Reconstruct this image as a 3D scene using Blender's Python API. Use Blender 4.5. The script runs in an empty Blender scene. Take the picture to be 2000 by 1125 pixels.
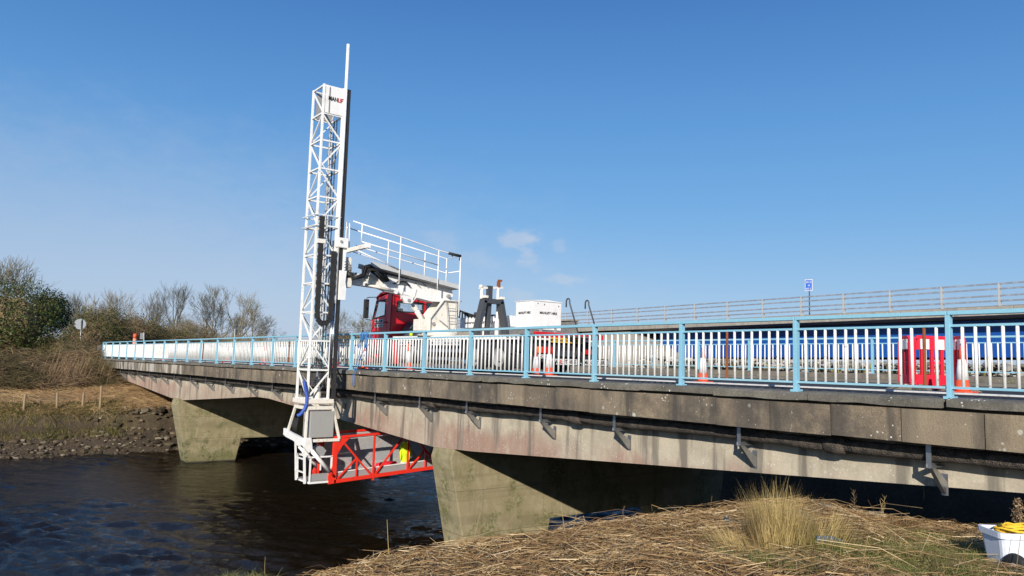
import bpy, math, random
import numpy as np
from mathutils import Vector, Matrix, noise as mnoise

scene = bpy.context.scene
C = scene.collection
R = math.radians

# ------------------------------------------------------------------ camera
# world axes: x runs along the road bridge (towards the near abutment), y across it, z up, eye at the origin
cam_d = bpy.data.cameras.new('camera')
cam = bpy.data.objects.new('camera', cam_d); C.objects.link(cam)
Fv = Vector((-0.79230965, 0.60272995, 0.09466802)); Rv = Vector((0.6074103, 0.79384393, 0.02940306)); Uv = Vector((0.05742953, -0.08079866, 0.99507458))
Mx = Matrix((Rv, Uv, -Fv)).transposed().to_4x4()
cam.matrix_world = Mx
cam_d.sensor_width = 36.0
cam_d.lens = 1483.8 / 2000 * 36.0
cam_d.clip_start = 0.1; cam_d.clip_end = 6000
scene.camera = cam

# ------------------------------------------------------------------ sun, sky, exposure
SUN = Vector((0.62, -0.70, 0.355)).normalized()      # towards the sun
sun_d = bpy.data.lights.new('sun', 'SUN'); sun_d.energy = 4.8; sun_d.angle = R(0.5); sun_d.color = (1.0, 0.93, 0.83)
sun = bpy.data.objects.new('sun', sun_d); C.objects.link(sun)
sun.rotation_euler = SUN.to_track_quat('Z', 'Y').to_euler()
sun.location = SUN * 60

world = bpy.data.worlds.new('World'); scene.world = world; world.use_nodes = True
wt = world.node_tree; wt.nodes.clear()
def wn(t, **k):
    n = wt.nodes.new(t)
    for a, b in k.items(): setattr(n, a, b)
    return n
out = wn('ShaderNodeOutputWorld'); bg = wn('ShaderNodeBackground'); sky = wn('ShaderNodeTexSky')
sky.sky_type = 'NISHITA'; sky.sun_disc = False
sky.sun_elevation = math.asin(SUN.z); sky.sun_rotation = math.atan2(SUN.x, SUN.y)
sky.altitude = 0; sky.air_density = 1.0; sky.dust_density = 0.6; sky.ozone_density = 2.2
bg.inputs['Strength'].default_value = 0.112
tc = wn('ShaderNodeTexCoord')
hsv = wn('ShaderNodeHueSaturation'); hsv.inputs['Saturation'].default_value = 1.12
wt.links.new(sky.outputs[0], hsv.inputs['Color'])
# the clear late-winter air is bluer than the model's: pull its colours towards the blue of this sky, by elevation only
sep = wn('ShaderNodeSeparateXYZ'); wt.links.new(tc.outputs['Generated'], sep.inputs[0])
cr_ = wn('ShaderNodeValToRGB'); el_ = cr_.color_ramp.elements
for i_, (p_, c_) in enumerate(((0.0, (.37, .51, .77)), (.08, (.27, .46, .75)), (.19, (.155, .385, .73)), (.30, (.10, .31, .68)), (.44, (.052, .20, .54)), (1.0, (.025, .11, .36)))):
    e_ = el_[i_] if i_ < 2 else el_.new(p_)
    e_.position = p_; e_.color = (*c_, 1)
wt.links.new(sep.outputs[2], cr_.inputs[0])
sc_ = wn('ShaderNodeVectorMath', operation='SCALE'); sc_.inputs['Scale'].default_value = 7.5; wt.links.new(cr_.outputs[0], sc_.inputs[0])
mxs = wn('ShaderNodeMix', data_type='RGBA'); mxs.inputs[0].default_value = .8; wt.links.new(hsv.outputs[0], mxs.inputs[6]); wt.links.new(sc_.outputs[0], mxs.inputs[7])
last = mxs.outputs[2]
nz = wn('ShaderNodeTexNoise'); nz.inputs['Scale'].default_value = 26; nz.inputs['Detail'].default_value = 6; nz.inputs['Roughness'].default_value = 0.6
mp = wn('ShaderNodeMapping'); mp.inputs['Scale'].default_value = (1, 1, 2.0)
wt.links.new(tc.outputs['Generated'], mp.inputs['Vector']); wt.links.new(mp.outputs[0], nz.inputs['Vector'])
def px_dir(x, y): return (Fv * 1483.8 + Rv * (x - 1000) + Uv * (562.5 - y)).normalized()
def cloud(px, py, rad, squash, amt, lastc, bright=1.0, wisp=1.0):
    d = px_dir(px, py)
    sub = wn('ShaderNodeVectorMath', operation='SUBTRACT'); sub.inputs[1].default_value = d
    wt.links.new(tc.outputs['Generated'], sub.inputs[0])
    mul = wn('ShaderNodeVectorMath', operation='MULTIPLY'); mul.inputs[1].default_value = (1 / rad, 1 / rad, squash / rad)
    wt.links.new(sub.outputs[0], mul.inputs[0])
    ln = wn('ShaderNodeVectorMath', operation='LENGTH'); wt.links.new(mul.outputs[0], ln.inputs[0])
    a = wn('ShaderNodeMath', operation='MULTIPLY_ADD'); a.inputs[1].default_value = -3.2 * wisp; a.inputs[2].default_value = 1.6 * wisp
    wt.links.new(nz.outputs[0], a.inputs[0])
    s = wn('ShaderNodeMath', operation='ADD'); wt.links.new(a.outputs[0], s.inputs[0]); wt.links.new(ln.outputs['Value'], s.inputs[1])
    mr = wn('ShaderNodeMapRange'); mr.interpolation_type = 'SMOOTHSTEP'
    mr.inputs[1].default_value = 1.25; mr.inputs[2].default_value = 0.2; mr.inputs[3].default_value = 0; mr.inputs[4].default_value = amt
    wt.links.new(s.outputs[0], mr.inputs[0])
    mx = wn('ShaderNodeMix', data_type='RGBA'); wt.links.new(mr.outputs[0], mx.inputs[0]); wt.links.new(lastc, mx.inputs[6])
    mx.inputs[7].default_value = (4.2 * bright, 4.7 * bright, 5.6 * bright, 1)
    return mx.outputs[2]
for a in ((1012, 464, .024, 1.6, .50), (1032, 492, .018, 1.0, .48), (1092, 478, .010, 1.0, .22), (860, 470, .026, 1.8, .16), (925, 505, .03, 2.4, .15),
          (1108, 547, .026, 3.0, .42, 1.0), (1020, 578, .022, 2.4, .3), (950, 592, .018, 2.0, .22), (120, 540, .60, 3.0, .34, 1.0, .16), (600, 620, .6, 5.0, .16, 1.0, .12), (2600, 470, .05, 2.0, .45), (-700, 480, .06, 2.2, .4), (3400, 560, .05, 3.0, .5)):
    last = cloud(a[0], a[1], a[2], a[3], a[4], last, *a[5:])
wt.links.new(last, bg.inputs['Color']); wt.links.new(bg.outputs[0], out.inputs[0])

scene.view_settings.view_transform = 'Standard'; scene.view_settings.look = 'None'
scene.view_settings.exposure = 0.25; scene.view_settings.gamma = 1.0; scene.view_settings.use_curve_mapping = False
scene.cycles.max_bounces = 6; scene.cycles.diffuse_bounces = 2; scene.cycles.glossy_bounces = 3; scene.cycles.transparent_max_bounces = 12

# ------------------------------------------------------------------ bridge alignment
def by(X, off=0.0): return 10.9166 + off - 2.31e-4 * X * X
def bz(X, dz=0.0): return -0.28757 + dz + 0.00649 * X - 5.33e-6 * X * X
def B(X, off=0.0, dz=0.0): return Vector((X, by(X, off), bz(X, dz)))
WATER = -6.05

# ------------------------------------------------------------------ material helper
class NT:
    def __init__(s, name):
        s.m = bpy.data.materials.new(name); s.m.use_nodes = True; s.t = s.m.node_tree; s.t.nodes.clear()
        s.o = s.n('ShaderNodeOutputMaterial'); s.b = s.n('ShaderNodeBsdfPrincipled'); s.t.links.new(s.b.outputs[0], s.o.inputs[0])
        s.g = s.n('ShaderNodeNewGeometry')
    def n(s, t, **k):
        n = s.t.nodes.new(t)
        for a, b in k.items(): setattr(n, a, b)
        return n
    def l(s, a, b): s.t.links.new(a, b)
    def pos(s, scale=(1, 1, 1), loc=(0, 0, 0)):
        m = s.n('ShaderNodeMapping'); m.inputs['Scale'].default_value = scale; m.inputs['Location'].default_value = loc
        s.l(s.g.outputs['Position'], m.inputs[0]); return m.outputs[0]
    def noise(s, scale, detail=5, rough=.55, vs=(1, 1, 1), loc=(0, 0, 0), dist=0):
        n = s.n('ShaderNodeTexNoise'); n.inputs['Scale'].default_value = scale; n.inputs['Detail'].default_value = detail
        n.inputs['Roughness'].default_value = rough; n.inputs['Distortion'].default_value = dist
        s.l(s.pos(vs, loc), n.inputs['Vector']); return n.outputs[0]
    def vor(s, scale, vs=(1, 1, 1), loc=(0, 0, 0), feature='F1', rnd=1.0):
        n = s.n('ShaderNodeTexVoronoi', feature=feature); n.inputs['Scale'].default_value = scale; n.inputs['Randomness'].default_value = rnd
        s.l(s.pos(vs, loc), n.inputs['Vector']); return n
    def rng(s, v, a, b, c=0., d=1., smooth=True):
        n = s.n('ShaderNodeMapRange'); n.interpolation_type = 'SMOOTHSTEP' if smooth else 'LINEAR'
        n.inputs[1].default_value = a; n.inputs[2].default_value = b; n.inputs[3].default_value = c; n.inputs[4].default_value = d
        s.l(v, n.inputs[0]); return n.outputs[0]
    def math(s, op, a, b=None, c=None):
        n = s.n('ShaderNodeMath', operation=op)
        for i, v in enumerate((a, b, c)):
            if v is None: continue
            if isinstance(v, (int, float)): n.inputs[i].default_value = v
            else: s.l(v, n.inputs[i])
        return n.outputs[0]
    def mix(s, fac, a, b, mode='MIX'):
        n = s.n('ShaderNodeMix', data_type='RGBA', blend_type=mode)
        for i, v in ((0, fac), (6, a), (7, b)):
            if isinstance(v, (int, float)): n.inputs[i].default_value = v
            elif isinstance(v, (tuple, list)): n.inputs[i].default_value = (*v[:3], 1)
            else: s.l(v, n.inputs[i])
        return n.outputs[2]
    def ramp(s, v, stops):
        n = s.n('ShaderNodeValToRGB'); e = n.color_ramp.elements
        while len(e) > 1: e.remove(e[-1])
        e[0].position = stops[0][0]; e[0].color = (*stops[0][1], 1)
        for p, c in stops[1:]:
            q = e.new(p); q.color = (*c, 1)
        s.l(v, n.inputs[0]); return n.outputs[0]
    def xyz(s):
        n = s.n('ShaderNodeSeparateXYZ'); s.l(s.g.outputs['Position'], n.inputs[0]); return n.outputs
    def fin(s, col, rough=.8, bump=None, bd=.01, bs=.5, metal=0., spec=.5, trans=0.):
        if isinstance(col, (tuple, list)): s.b.inputs['Base Color'].default_value = (*col[:3], 1)
        else: s.l(col, s.b.inputs['Base Color'])
        if isinstance(rough, (int, float)): s.b.inputs['Roughness'].default_value = rough
        else: s.l(rough, s.b.inputs['Roughness'])
        s.b.inputs['Metallic'].default_value = metal; s.b.inputs['Specular IOR Level'].default_value = spec
        if bump is not None:
            b = s.n('ShaderNodeBump'); b.inputs['Distance'].default_value = bd; b.inputs['Strength'].default_value = bs
            s.l(bump, b.inputs['Height']); s.l(b.outputs[0], s.b.inputs['Normal'])
        return s.m

M = {}
def paint(name, col, dirt=(.16, .11, .07), amt=.35, rough=.42, scale=3.0, rust=0.0):
    n = NT(name)
    a = n.rng(n.noise(scale, 6, .65), .48, .78, 0, amt)
    c = n.mix(a, col, dirt)
    st = n.rng(n.noise(9, 4, .6, (1, 1, .12)), .55, .8, 0, amt * .8); c = n.mix(st, c, dirt)
    f = n.noise(40, 3); c = n.mix(n.rng(f, .3, .7, 0, .12), c, (0, 0, 0))
    if name == 'blue_paint':
        o_ = n.n('ShaderNodeObjectInfo').outputs['Random']; c = n.mix(n.rng(o_, .72, 1, 0, .5, False), c, (.38, .54, .56)); c = n.mix(n.rng(n.noise(11, 5, .7), .66, .72, 0, .5), c, (.22, .10, .05))
    if rust: c = n.mix(n.rng(n.noise(14, 5, .7), .62 - rust * .1, .7, 0, .9), c, (.20, .07, .025))
    M[name] = n.fin(c, n.rng(f, .3, .7, rough - .06, rough + .14), n.noise(60, 2), .002, .3)
paint('white_paint', (.84, .83, .80), (.36, .28, .19), .28, .4, 4, .0)
paint('white_mast', (.84, .84, .81), (.34, .26, .18), .38, .42, 6, .25)
paint('cream_paint', (.79, .75, .66), (.30, .21, .12), .45, .45, 5, .2)
paint('bar_white', (.82, .81, .77), (.36, .27, .17), .3, .45, 5, .15)
paint('blue_paint', (.24, .50, .63), (.24, .33, .36), .30, .42, 4, .0)
paint('blue_girder', (.006, .075, .33), (.015, .05, .15), .30, .35, .6)
paint('red_paint', (.62, .012, .018), (.20, .015, .012), .30, .3, 2)
paint('red_platform', (.78, .035, .018), (.25, .02, .015), .22, .38, 5)
paint('dark_grey_paint', (.055, .06, .068), (.12, .10, .08), .3, .45, 4)
paint('mesh_grey', (.52, .52, .51), (.35, .33, .30), .2, .6, 5)
paint('mid_grey_paint', (.30, .30, .30), (.22, .20, .17), .25, .5, 5)
paint('grey_box_paint', (.34, .335, .32), (.24, .22, .19), .22, .5, 5)
paint('orange_plastic', (.80, .10, .035), (.30, .06, .03), .35, .5, 8)
paint('red_plastic', (.72, .018, .045), (.30, .03, .03), .25, .45, 7)
paint('white_sleeve', (.80, .80, .80), (.35, .30, .25), .35, .5, 9)
paint('hose_blue', (.03, .09, .42), (.05, .06, .10), .35, .6, 12)
paint('rope_blue', (.05, .20, .50), (.05, .08, .15), .3, .8, 20)
paint('salmon_plastic', (.72, .30, .20), (.4, .2, .15), .3, .6, 6)
paint('rust', (.24, .075, .025), (.12, .04, .02), .6, .9, 12)
paint('black_rubber', (.018, .018, .019), (.07, .06, .05), .35, .75, 6)
paint('hi_vis', (.72, .95, .02), (.45, .6, .05), .25, .8, 12)
paint('yellow_sign', (.85, .48, .02), (.4, .25, .03), .2, .5, 6)
paint('black_print', (.012, .012, .014), (.03, .03, .03), .2, .6, 6)
paint('red_print', (.55, .012, .03), (.3, .02, .03), .2, .6, 6)
paint('sign_blue', (.015, .12, .55), (.02, .08, .3), .2, .4, 6)
paint('sign_back', (.42, .44, .44), (.25, .25, .22), .3, .5, 6)
paint('tub_white', (.72, .76, .84), (.30, .32, .34), .30, .45, 5)
paint('rope_yellow', (.80, .50, .03), (.35, .25, .03), .3, .8, 30)
paint('bottle_blue', (.10, .15, .21), (.1, .12, .15), .2, .25, 8)
paint('timber', (.30, .22, .13), (.12, .09, .06), .6, .9, 8)
paint('lamp_orange', (.85, .22, .02), (.4, .1, .02), .1, .3, 6)
paint('lamp_red', (.55, .01, .01), (.2, .01, .01), .1, .3, 6)
paint('line_white', (.62, .62, .60), (.22, .22, .22), .6, .8, 7)
for nm, col, ro, me in (('steel_galv', (.42, .43, .44), .42, .9), ('chrome', (.62, .63, .65), .18, 1.0), ('mesh_steel', (.30, .29, .28), .6, .35)):
    n = NT(nm); c = n.mix(n.rng(n.noise(7, 5), .35, .75, 0, .45), col, tuple(x * .6 for x in col)); M[nm] = n.fin(c, ro, n.noise(30, 3), .001, .3, me)
n = NT('parapet_rail_steel'); M['parapet_rail_steel'] = n.fin(n.mix(n.rng(n.noise(3, 4), .4, .7), (.26, .28, .32), (.40, .41, .43)), .5, None, 0, 0, .3)
n = NT('glass_dark'); n.fin((.02, .03, .035), .05, None, 0, 0, 0, .8); M['glass_dark'] = n.m
n = NT('glass_clear')
n.fin((.75, .8, .82), .03); n.b.inputs['Transmission Weight'].default_value = .92; n.b.inputs['IOR'].default_value = 1.05; M['glass_clear'] = n.m

def concrete(name, c1, c2, c3, streak=.5, lichen=.0, moss=.0, fine=1.0, dark=(.05, .045, .04)):
    n = NT(name)
    big = n.noise(.55, 6, .6, (1, 1, 1.6)); med = n.noise(3.2, 8, .66); fi = n.noise(38, 4, .7)
    c = n.mix(n.rng(big, .35, .65), c1, c2)
    c = n.mix(n.rng(med, .42, .68, 0, .7), c, c3)
    s = n.noise(3.4, 5, .62, (1, 1, .10)); c = n.mix(n.rng(s, .5, .72, 0, streak), c, dark)
    c = n.mix(n.rng(fi, .35, .7, 0, .38 * fine), c, tuple(x * .35 for x in c1))
    ag = n.vor(55); c = n.mix(n.rng(ag.outputs['Distance'], .0, .35, .30 * fine, 0), c, tuple(min(1, x * 1.7) for x in c1))
    if moss:
        mo = n.math('MULTIPLY', n.rng(n.noise(1.3, 7, .7), .48, .62), n.rng(n.noise(12, 4), .35, .6))
        c = n.mix(n.math('MULTIPLY', mo, moss), c, (.085, .10, .022))
    if lichen:
        v = n.vor(4.2, (1, 1, 1)); w = n.vor(1.3)
        rad = n.rng(n.noise(1.1, 2), .42, .7, .0, .20)
        wob = n.math('ADD', v.outputs['Distance'], n.rng(n.noise(30, 3), 0, 1, -.05, .05, False))
        sp = n.math('MULTIPLY', n.math('LESS_THAN', wob, rad), lichen); c = n.mix(sp, c, (.50, .49, .42))
        v2 = n.vor(13); r2 = n.rng(n.noise(2.0, 3, .5, (1, 1, 1), (7, 3, 1)), .45, .72, .0, .25)
        sp2 = n.math('MULTIPLY', n.math('LESS_THAN', v2.outputs['Distance'], r2), lichen); c = n.mix(sp2, c, (.56, .55, .48))
    return n, c, n.math('ADD', n.math('MULTIPLY', med, .6), n.math('MULTIPLY', fi, .4))

n, c, h = concrete('fascia_concrete', (.245, .19, .128), (.105, .088, .068), (.34, .27, .18), .92, 1.0, 0, 1.5)
# each slab weathers differently; the far slabs have a pale lime wash
isl = n.n('ShaderNodeObjectInfo').outputs['Random']
c = n.mix(n.rng(isl, 0, 1, 0, .35, False), c, (.07, .062, .055)); c = n.mix(n.rng(n.math('FRACT', n.math('MULTIPLY', isl, 7.3)), .4, 1, 0, .40, False), c, (.36, .29, .19)); c = n.mix(n.rng(n.noise(1.6, 4, .6, (1, 1, .5), (9, 2, 0)), .5, .66, 0, .62), c, (.055, .050, .046))
X = n.xyz()
wash = n.math('MULTIPLY', n.rng(X[0], -41.2, -41.8), n.rng(X[0], -57.5, -56.5)); wash = n.math('MULTIPLY', wash, n.rng(n.noise(1.8, 5, .6, (1.4, 1, .25)), .44, .54, 0, .85))
c = n.mix(wash, c, (.46, .43, .37))
gt = n.n('ShaderNodeTexCoord'); gs_ = n.n('ShaderNodeSeparateXYZ'); n.l(gt.outputs['Generated'], gs_.inputs[0]); wv = n.rng(n.noise(4, 5, .65, (1, 1, .3), (2, 0, 5)), 0, 1, -.28, .28, False)
gl = n.rng(n.math('ADD', gs_.outputs[0], wv), .24, .0); gr_ = n.rng(n.math('ADD', gs_.outputs[0], wv), .84, 1.0)
c = n.mix(n.math('MULTIPLY', gl, n.rng(isl, .2, .8, .75, .15, False)), c, (.050, .046, .040)); c = n.mix(n.math('MULTIPLY', gr_, n.rng(isl, .2, .8, .1, .7, False)), c, (.055, .050, .042))
dr = n.rng(n.noise(6, 5, .7, (1, 1, .22), (0, 0, 9)), .69, .72, 0, .8); c = n.mix(dr, c, (.52, .50, .44))
edge = n.rng(n.math('ADD', X[2], n.rng(n.noise(5, 5), 0, 1, -.09, .09, False)), -.45, -.36, 0, .35); c = n.mix(edge, c, (.06, .055, .05))
M['fascia_concrete'] = n.fin(c, .92, h, .025, .9)
n, c, h = concrete('coping_concrete', (.16, .147, .12), (.24, .218, .175), (.08, .073, .062), .4, 1.0, .2, 1.7); M['coping_concrete'] = n.fin(c, .95, h, .02, .9)
n, c, h = concrete('deck_concrete', (.20, .18, .15), (.14, .13, .11), (.17, .15, .13), .6, 0, .2); M['deck_concrete'] = n.fin(c, .92, h, .01, .5)
n, c, h = concrete('pale_concrete', (.36, .33, .28), (.28, .26, .22), (.42, .39, .33), .35, 0, 0); M['pale_concrete'] = n.fin(c, .9, h, .01, .4)
n, c, h = concrete('far_pavement_concrete', (.19, .165, .13), (.12, .11, .09), (.24, .20, .15), .6, .5, .5, .6); M['plinth_concrete'] = n.fin(c, .92, h, .01, .5)
# girder: cream concrete, pinkish algae low down, white flecks, dark drips
n, c, h = concrete('girder_concrete', (.46, .405, .31), (.36, .315, .24), (.54, .48, .365), .5, 0, 0, .6, (.16, .14, .11))
X = n.xyz()
lowm = n.rng(n.math('ADD', X[2], n.rng(n.noise(.9, 7, .7, (1, 1, .5)), 0, 1, -.6, .6, False)), -1.58, -1.98)
lowm = n.math('MULTIPLY', lowm, n.rng(n.noise(.28, 3, .5, (1, .1, .3)), .36, .58, .25, 1))
lowm = n.math('MULTIPLY', lowm, n.rng(n.noise(5, 5, .7, (1, 1, .35)), .3, .6, .35, .9)); lowm = n.math('MULTIPLY', lowm, n.rng(X[0], -5, -9.5, .1, 1))
c = n.mix(lowm, c, n.mix(n.noise(1.5, 4), (.25, .145, .105), (.37, .235, .18)))
fl = n.vor(24, (1, 1, .55)); c = n.mix(n.math('MULTIPLY', n.rng(fl.outputs['Distance'], .24, .12), n.rng(n.noise(2, 4), .42, .6, .0, .8)), c, (.70, .66, .57))
c = n.mix(n.math('MULTIPLY', n.rng(n.noise(2.4, 5, .6, (1, 1, .08), (3, 0, 0)), .54, .64, 0, .75), 1.0), c, (.13, .115, .095))
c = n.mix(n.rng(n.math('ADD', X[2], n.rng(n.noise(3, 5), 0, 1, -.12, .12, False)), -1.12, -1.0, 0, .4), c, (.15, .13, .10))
M['girder_concrete'] = n.fin(c, .9, h, .012, .5)
# pier: olive-brown algae, moss and a dark wet foot
n, c, h = concrete('pier_concrete', (.25, .215, .115), (.30, .25, .145), (.38, .33, .21), .25, 0, .8, .6)
X = n.xyz(); lift = n.noise(1.1, 6, .7)
c = n.mix(n.rng(n.noise(2.2, 3, .5, (.05, .05, 1)), .5, .62, 0, .35), c, (.13, .115, .06))
ln = n.math('ABSOLUTE', n.math('SUBTRACT', n.math('FRACT', n.math('MULTIPLY', n.math('ADD', X[2], n.rng(lift, 0, 1, -.02, .02, False)), .84)), .5)); c = n.mix(n.rng(ln, .485, .497, 0, .55), c, (.09, .08, .045))
vl = n.math('ABSOLUTE', n.math('SUBTRACT', n.math('FRACT', n.math('MULTIPLY', X[1], .82)), .5)); c = n.mix(n.rng(vl, .49, .498, 0, .35), c, (.12, .10, .06))
foot = n.rng(n.math('ADD', X[2], n.rng(lift, 0, 1, -.5, .5, False)), -5.25, -5.75, 0, .55); c = n.mix(foot, c, (.10, .10, .035))
mo = n.math('MULTIPLY', n.rng(n.noise(2.2, 8, .72, (1, 1, 1), (4, 4, 4)), .52, .60), n.rng(X[2], -4.4, -5.4)); c = n.mix(n.math('MULTIPLY', mo, .9), c, (.045, .058, .012))
c = n.mix(n.rng(X[2], -5.95, -6.03), c, (.03, .028, .02))
M['pier_concrete'] = n.fin(c, .9, h, .015, .6)
n, c, h = concrete('stone_wall', (.20, .195, .19), (.26, .25, .24), (.16, .155, .15), .1, 0, 0)
v = n.vor(3.2, (1, 1, 1.6), feature='DISTANCE_TO_EDGE'); c = n.mix(n.rng(v.outputs['Distance'], .0, .06, .85, 0), c, (.07, .065, .06)); M['stone_wall'] = n.fin(c, .95, v.outputs['Distance'], .05, .8)
n = NT('asphalt'); c = n.mix(n.rng(n.noise(.6, 6), .35, .7), (.050, .051, .054), (.072, .071, .072)); c = n.mix(n.rng(n.noise(80, 3), .4, .7, 0, .5), c, (.10, .10, .10)); M['asphalt'] = n.fin(c, .97, n.noise(120, 3), .004, .6, 0, .06)
n = NT('pipe_lagging'); c = n.mix(n.rng(n.noise(6, 6, .7), .35, .65), (.028, .025, .022), (.105, .085, .068)); v = n.vor(45); M['pipe_lagging'] = n.fin(n.mix(n.rng(v.outputs['Distance'], 0, .4, .25, 0), c, (.15, .125, .10)), .95, v.outputs['Distance'], .02, .9)

n, c, h = concrete('shade_dark_concrete', (.09, .082, .07), (.06, .055, .05), (.12, .105, .085), .5, 0, .3); M['shade_dark_concrete'] = n.fin(c, .95, h, .01, .5)  # darkened deck concrete: the shade under the bridge is put into its colour

# water: dark peat-brown river with wind ripples and lines of current
n = NT('river_water')
w1 = n.noise(1.15, 8, .60, (1.0, .62, 1), (0, 0, 0), .8); w2 = n.noise(5, 6, .55, (1.0, .55, 1), (3, 1, 0), .4); w3 = n.noise(.22, 3, .5)
amp = n.rng(n.noise(.11, 3, .5), .36, .62, .25, 1.0)
h = n.math('ADD', n.math('MULTIPLY', w1, 1.0), n.math('MULTIPLY', w2, .30)); h = n.math('MULTIPLY', h, amp); h = n.math('ADD', h, n.math('MULTIPLY', w3, .6))
foam = n.math('MULTIPLY', n.rng(n.noise(5.5, 6, .75, (1.4, .6, 1)), .665, .70), n.rng(n.noise(.16, 3), .45, .6))
col = n.mix(foam, (.0095, .0065, .0035), (.42, .43, .42))
n.fin(col, n.rng(foam, 0, 1, .03, .6), n.noise(7, 7, .65, (1.0, .6, 1), (0, 0, 0), .5), .05, 1.0, 0, .5); n.b.inputs['IOR'].default_value = 1.33
M['river_water'] = n.m

def ground_mat(name, stops, s1, s2, bump=.05):
    n = NT(name); a = n.noise(s1, 7, .65); b = n.noise(s2, 5, .7)
    v = n.math('ADD', n.math('MULTIPLY', a, .6), n.math('MULTIPLY', b, .4)); c = n.ramp(v, stops); M[name] = n.fin(c, .95, b, bump, .9); return n
ground_mat('earth', [(.3, (.030, .022, .013)), (.5, (.075, .055, .030)), (.62, (.13, .095, .050)), (.75, (.06, .065, .022))], .35, 4)
ground_mat('straw_ground', [(.3, (.14, .085, .04)), (.5, (.27, .17, .08)), (.7, (.38, .26, .13))], 1.2, 14)
ground_mat('mud', [(.3, (.028, .020, .012)), (.55, (.075, .052, .030)), (.75, (.12, .09, .055))], .8, 7)
ground_mat('reed_litter', [(.3, (.05, .030, .014)), (.55, (.13, .080, .038)), (.75, (.26, .17, .08))], 2, 18)
def island(name, stops, rough=.85, extra=None, trans=0.0):
    n = NT(name); c = n.ramp(n.g.outputs['Random Per Island'], stops)
    if extra: c = n.mix(n.rng(n.noise(extra[0], 4, .6), .42, .62, 0, extra[2]), c, extra[1])
    n.fin(c, rough, None, 0, 0, 0, .25)
    if trans:
        t = n.n('ShaderNodeBsdfTranslucent'); mx = n.n('ShaderNodeMixShader'); mx.inputs[0].default_value = trans
        n.l(c, t.inputs[0]); n.l(n.b.outputs[0], mx.inputs[1]); n.l(t.outputs[0], mx.inputs[2]); n.l(mx.outputs[0], n.o.inputs[0])
    M[name] = n.m
island('reeds', [(0, (.085, .042, .018)), (.35, (.24, .145, .058)), (.7, (.45, .30, .135)), (.92, (.60, .45, .25)), (1, (.72, .58, .37))], .6, (1.6, (.16, .09, .04), .55))
island('dry_grass', [(0, (.22, .13, .045)), (.5, (.50, .36, .14)), (1, (.74, .58, .29))], .8, (1.2, (.24, .22, .06), .25), .25)
island('green_grass', [(0, (.07, .10, .015)), (.45, (.14, .18, .03)), (.7, (.26, .26, .08)), (1, (.50, .42, .20))], .7, (1.5, (.28, .25, .09), .5), .3)
island('far_grass', [(0, (.20, .13, .055)), (.5, (.40, .26, .12)), (1, (.58, .42, .22))], .9, (.5, (.26, .13, .06), .4))
island('far_green', [(0, (.06, .065, .018)), (.5, (.14, .135, .038)), (1, (.30, .25, .10))], .9, (.6, (.16, .12, .05), .6))
island('bramble', [(0, (.08, .05, .03)), (.5, (.19, .125, .068)), (.9, (.32, .22, .13)), (1, (.48, .36, .21))], .95, (.35, (.055, .06, .018), .7))
island('ivy_leaf', [(0, (.018, .034, .007)), (.5, (.045, .075, .013)), (.85, (.085, .11, .022)), (1, (.15, .14, .045))], .5, (.8, (.085, .065, .03), .3), .1)
island('bark', [(0, (.13, .115, .09)), (.5, (.20, .18, .14)), (1, (.28, .255, .20))], .95, (.4, (.10, .105, .05), .5))
island('twig_brown', [(0, (.12, .09, .055)), (.5, (.19, .145, .08)), (1, (.28, .22, .13))], .95, (.3, (.10, .105, .035), .6))
island('stone', [(0, (.03, .022, .014)), (.5, (.085, .062, .038)), (.85, (.17, .13, .085)), (1, (.34, .29, .21))], .95, (1.2, (.06, .055, .03), .5))
island('ledge_rock', [(0, (.30, .26, .18)), (.5, (.42, .37, .26)), (1, (.50, .45, .33))], .95, (6, (.14, .14, .07), .5))
island('pale_stone', [(0, (.12, .11, .095)), (.5, (.30, .28, .25)), (1, (.52, .50, .46))], .95, (1.0, (.08, .08, .04), .35))

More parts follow.
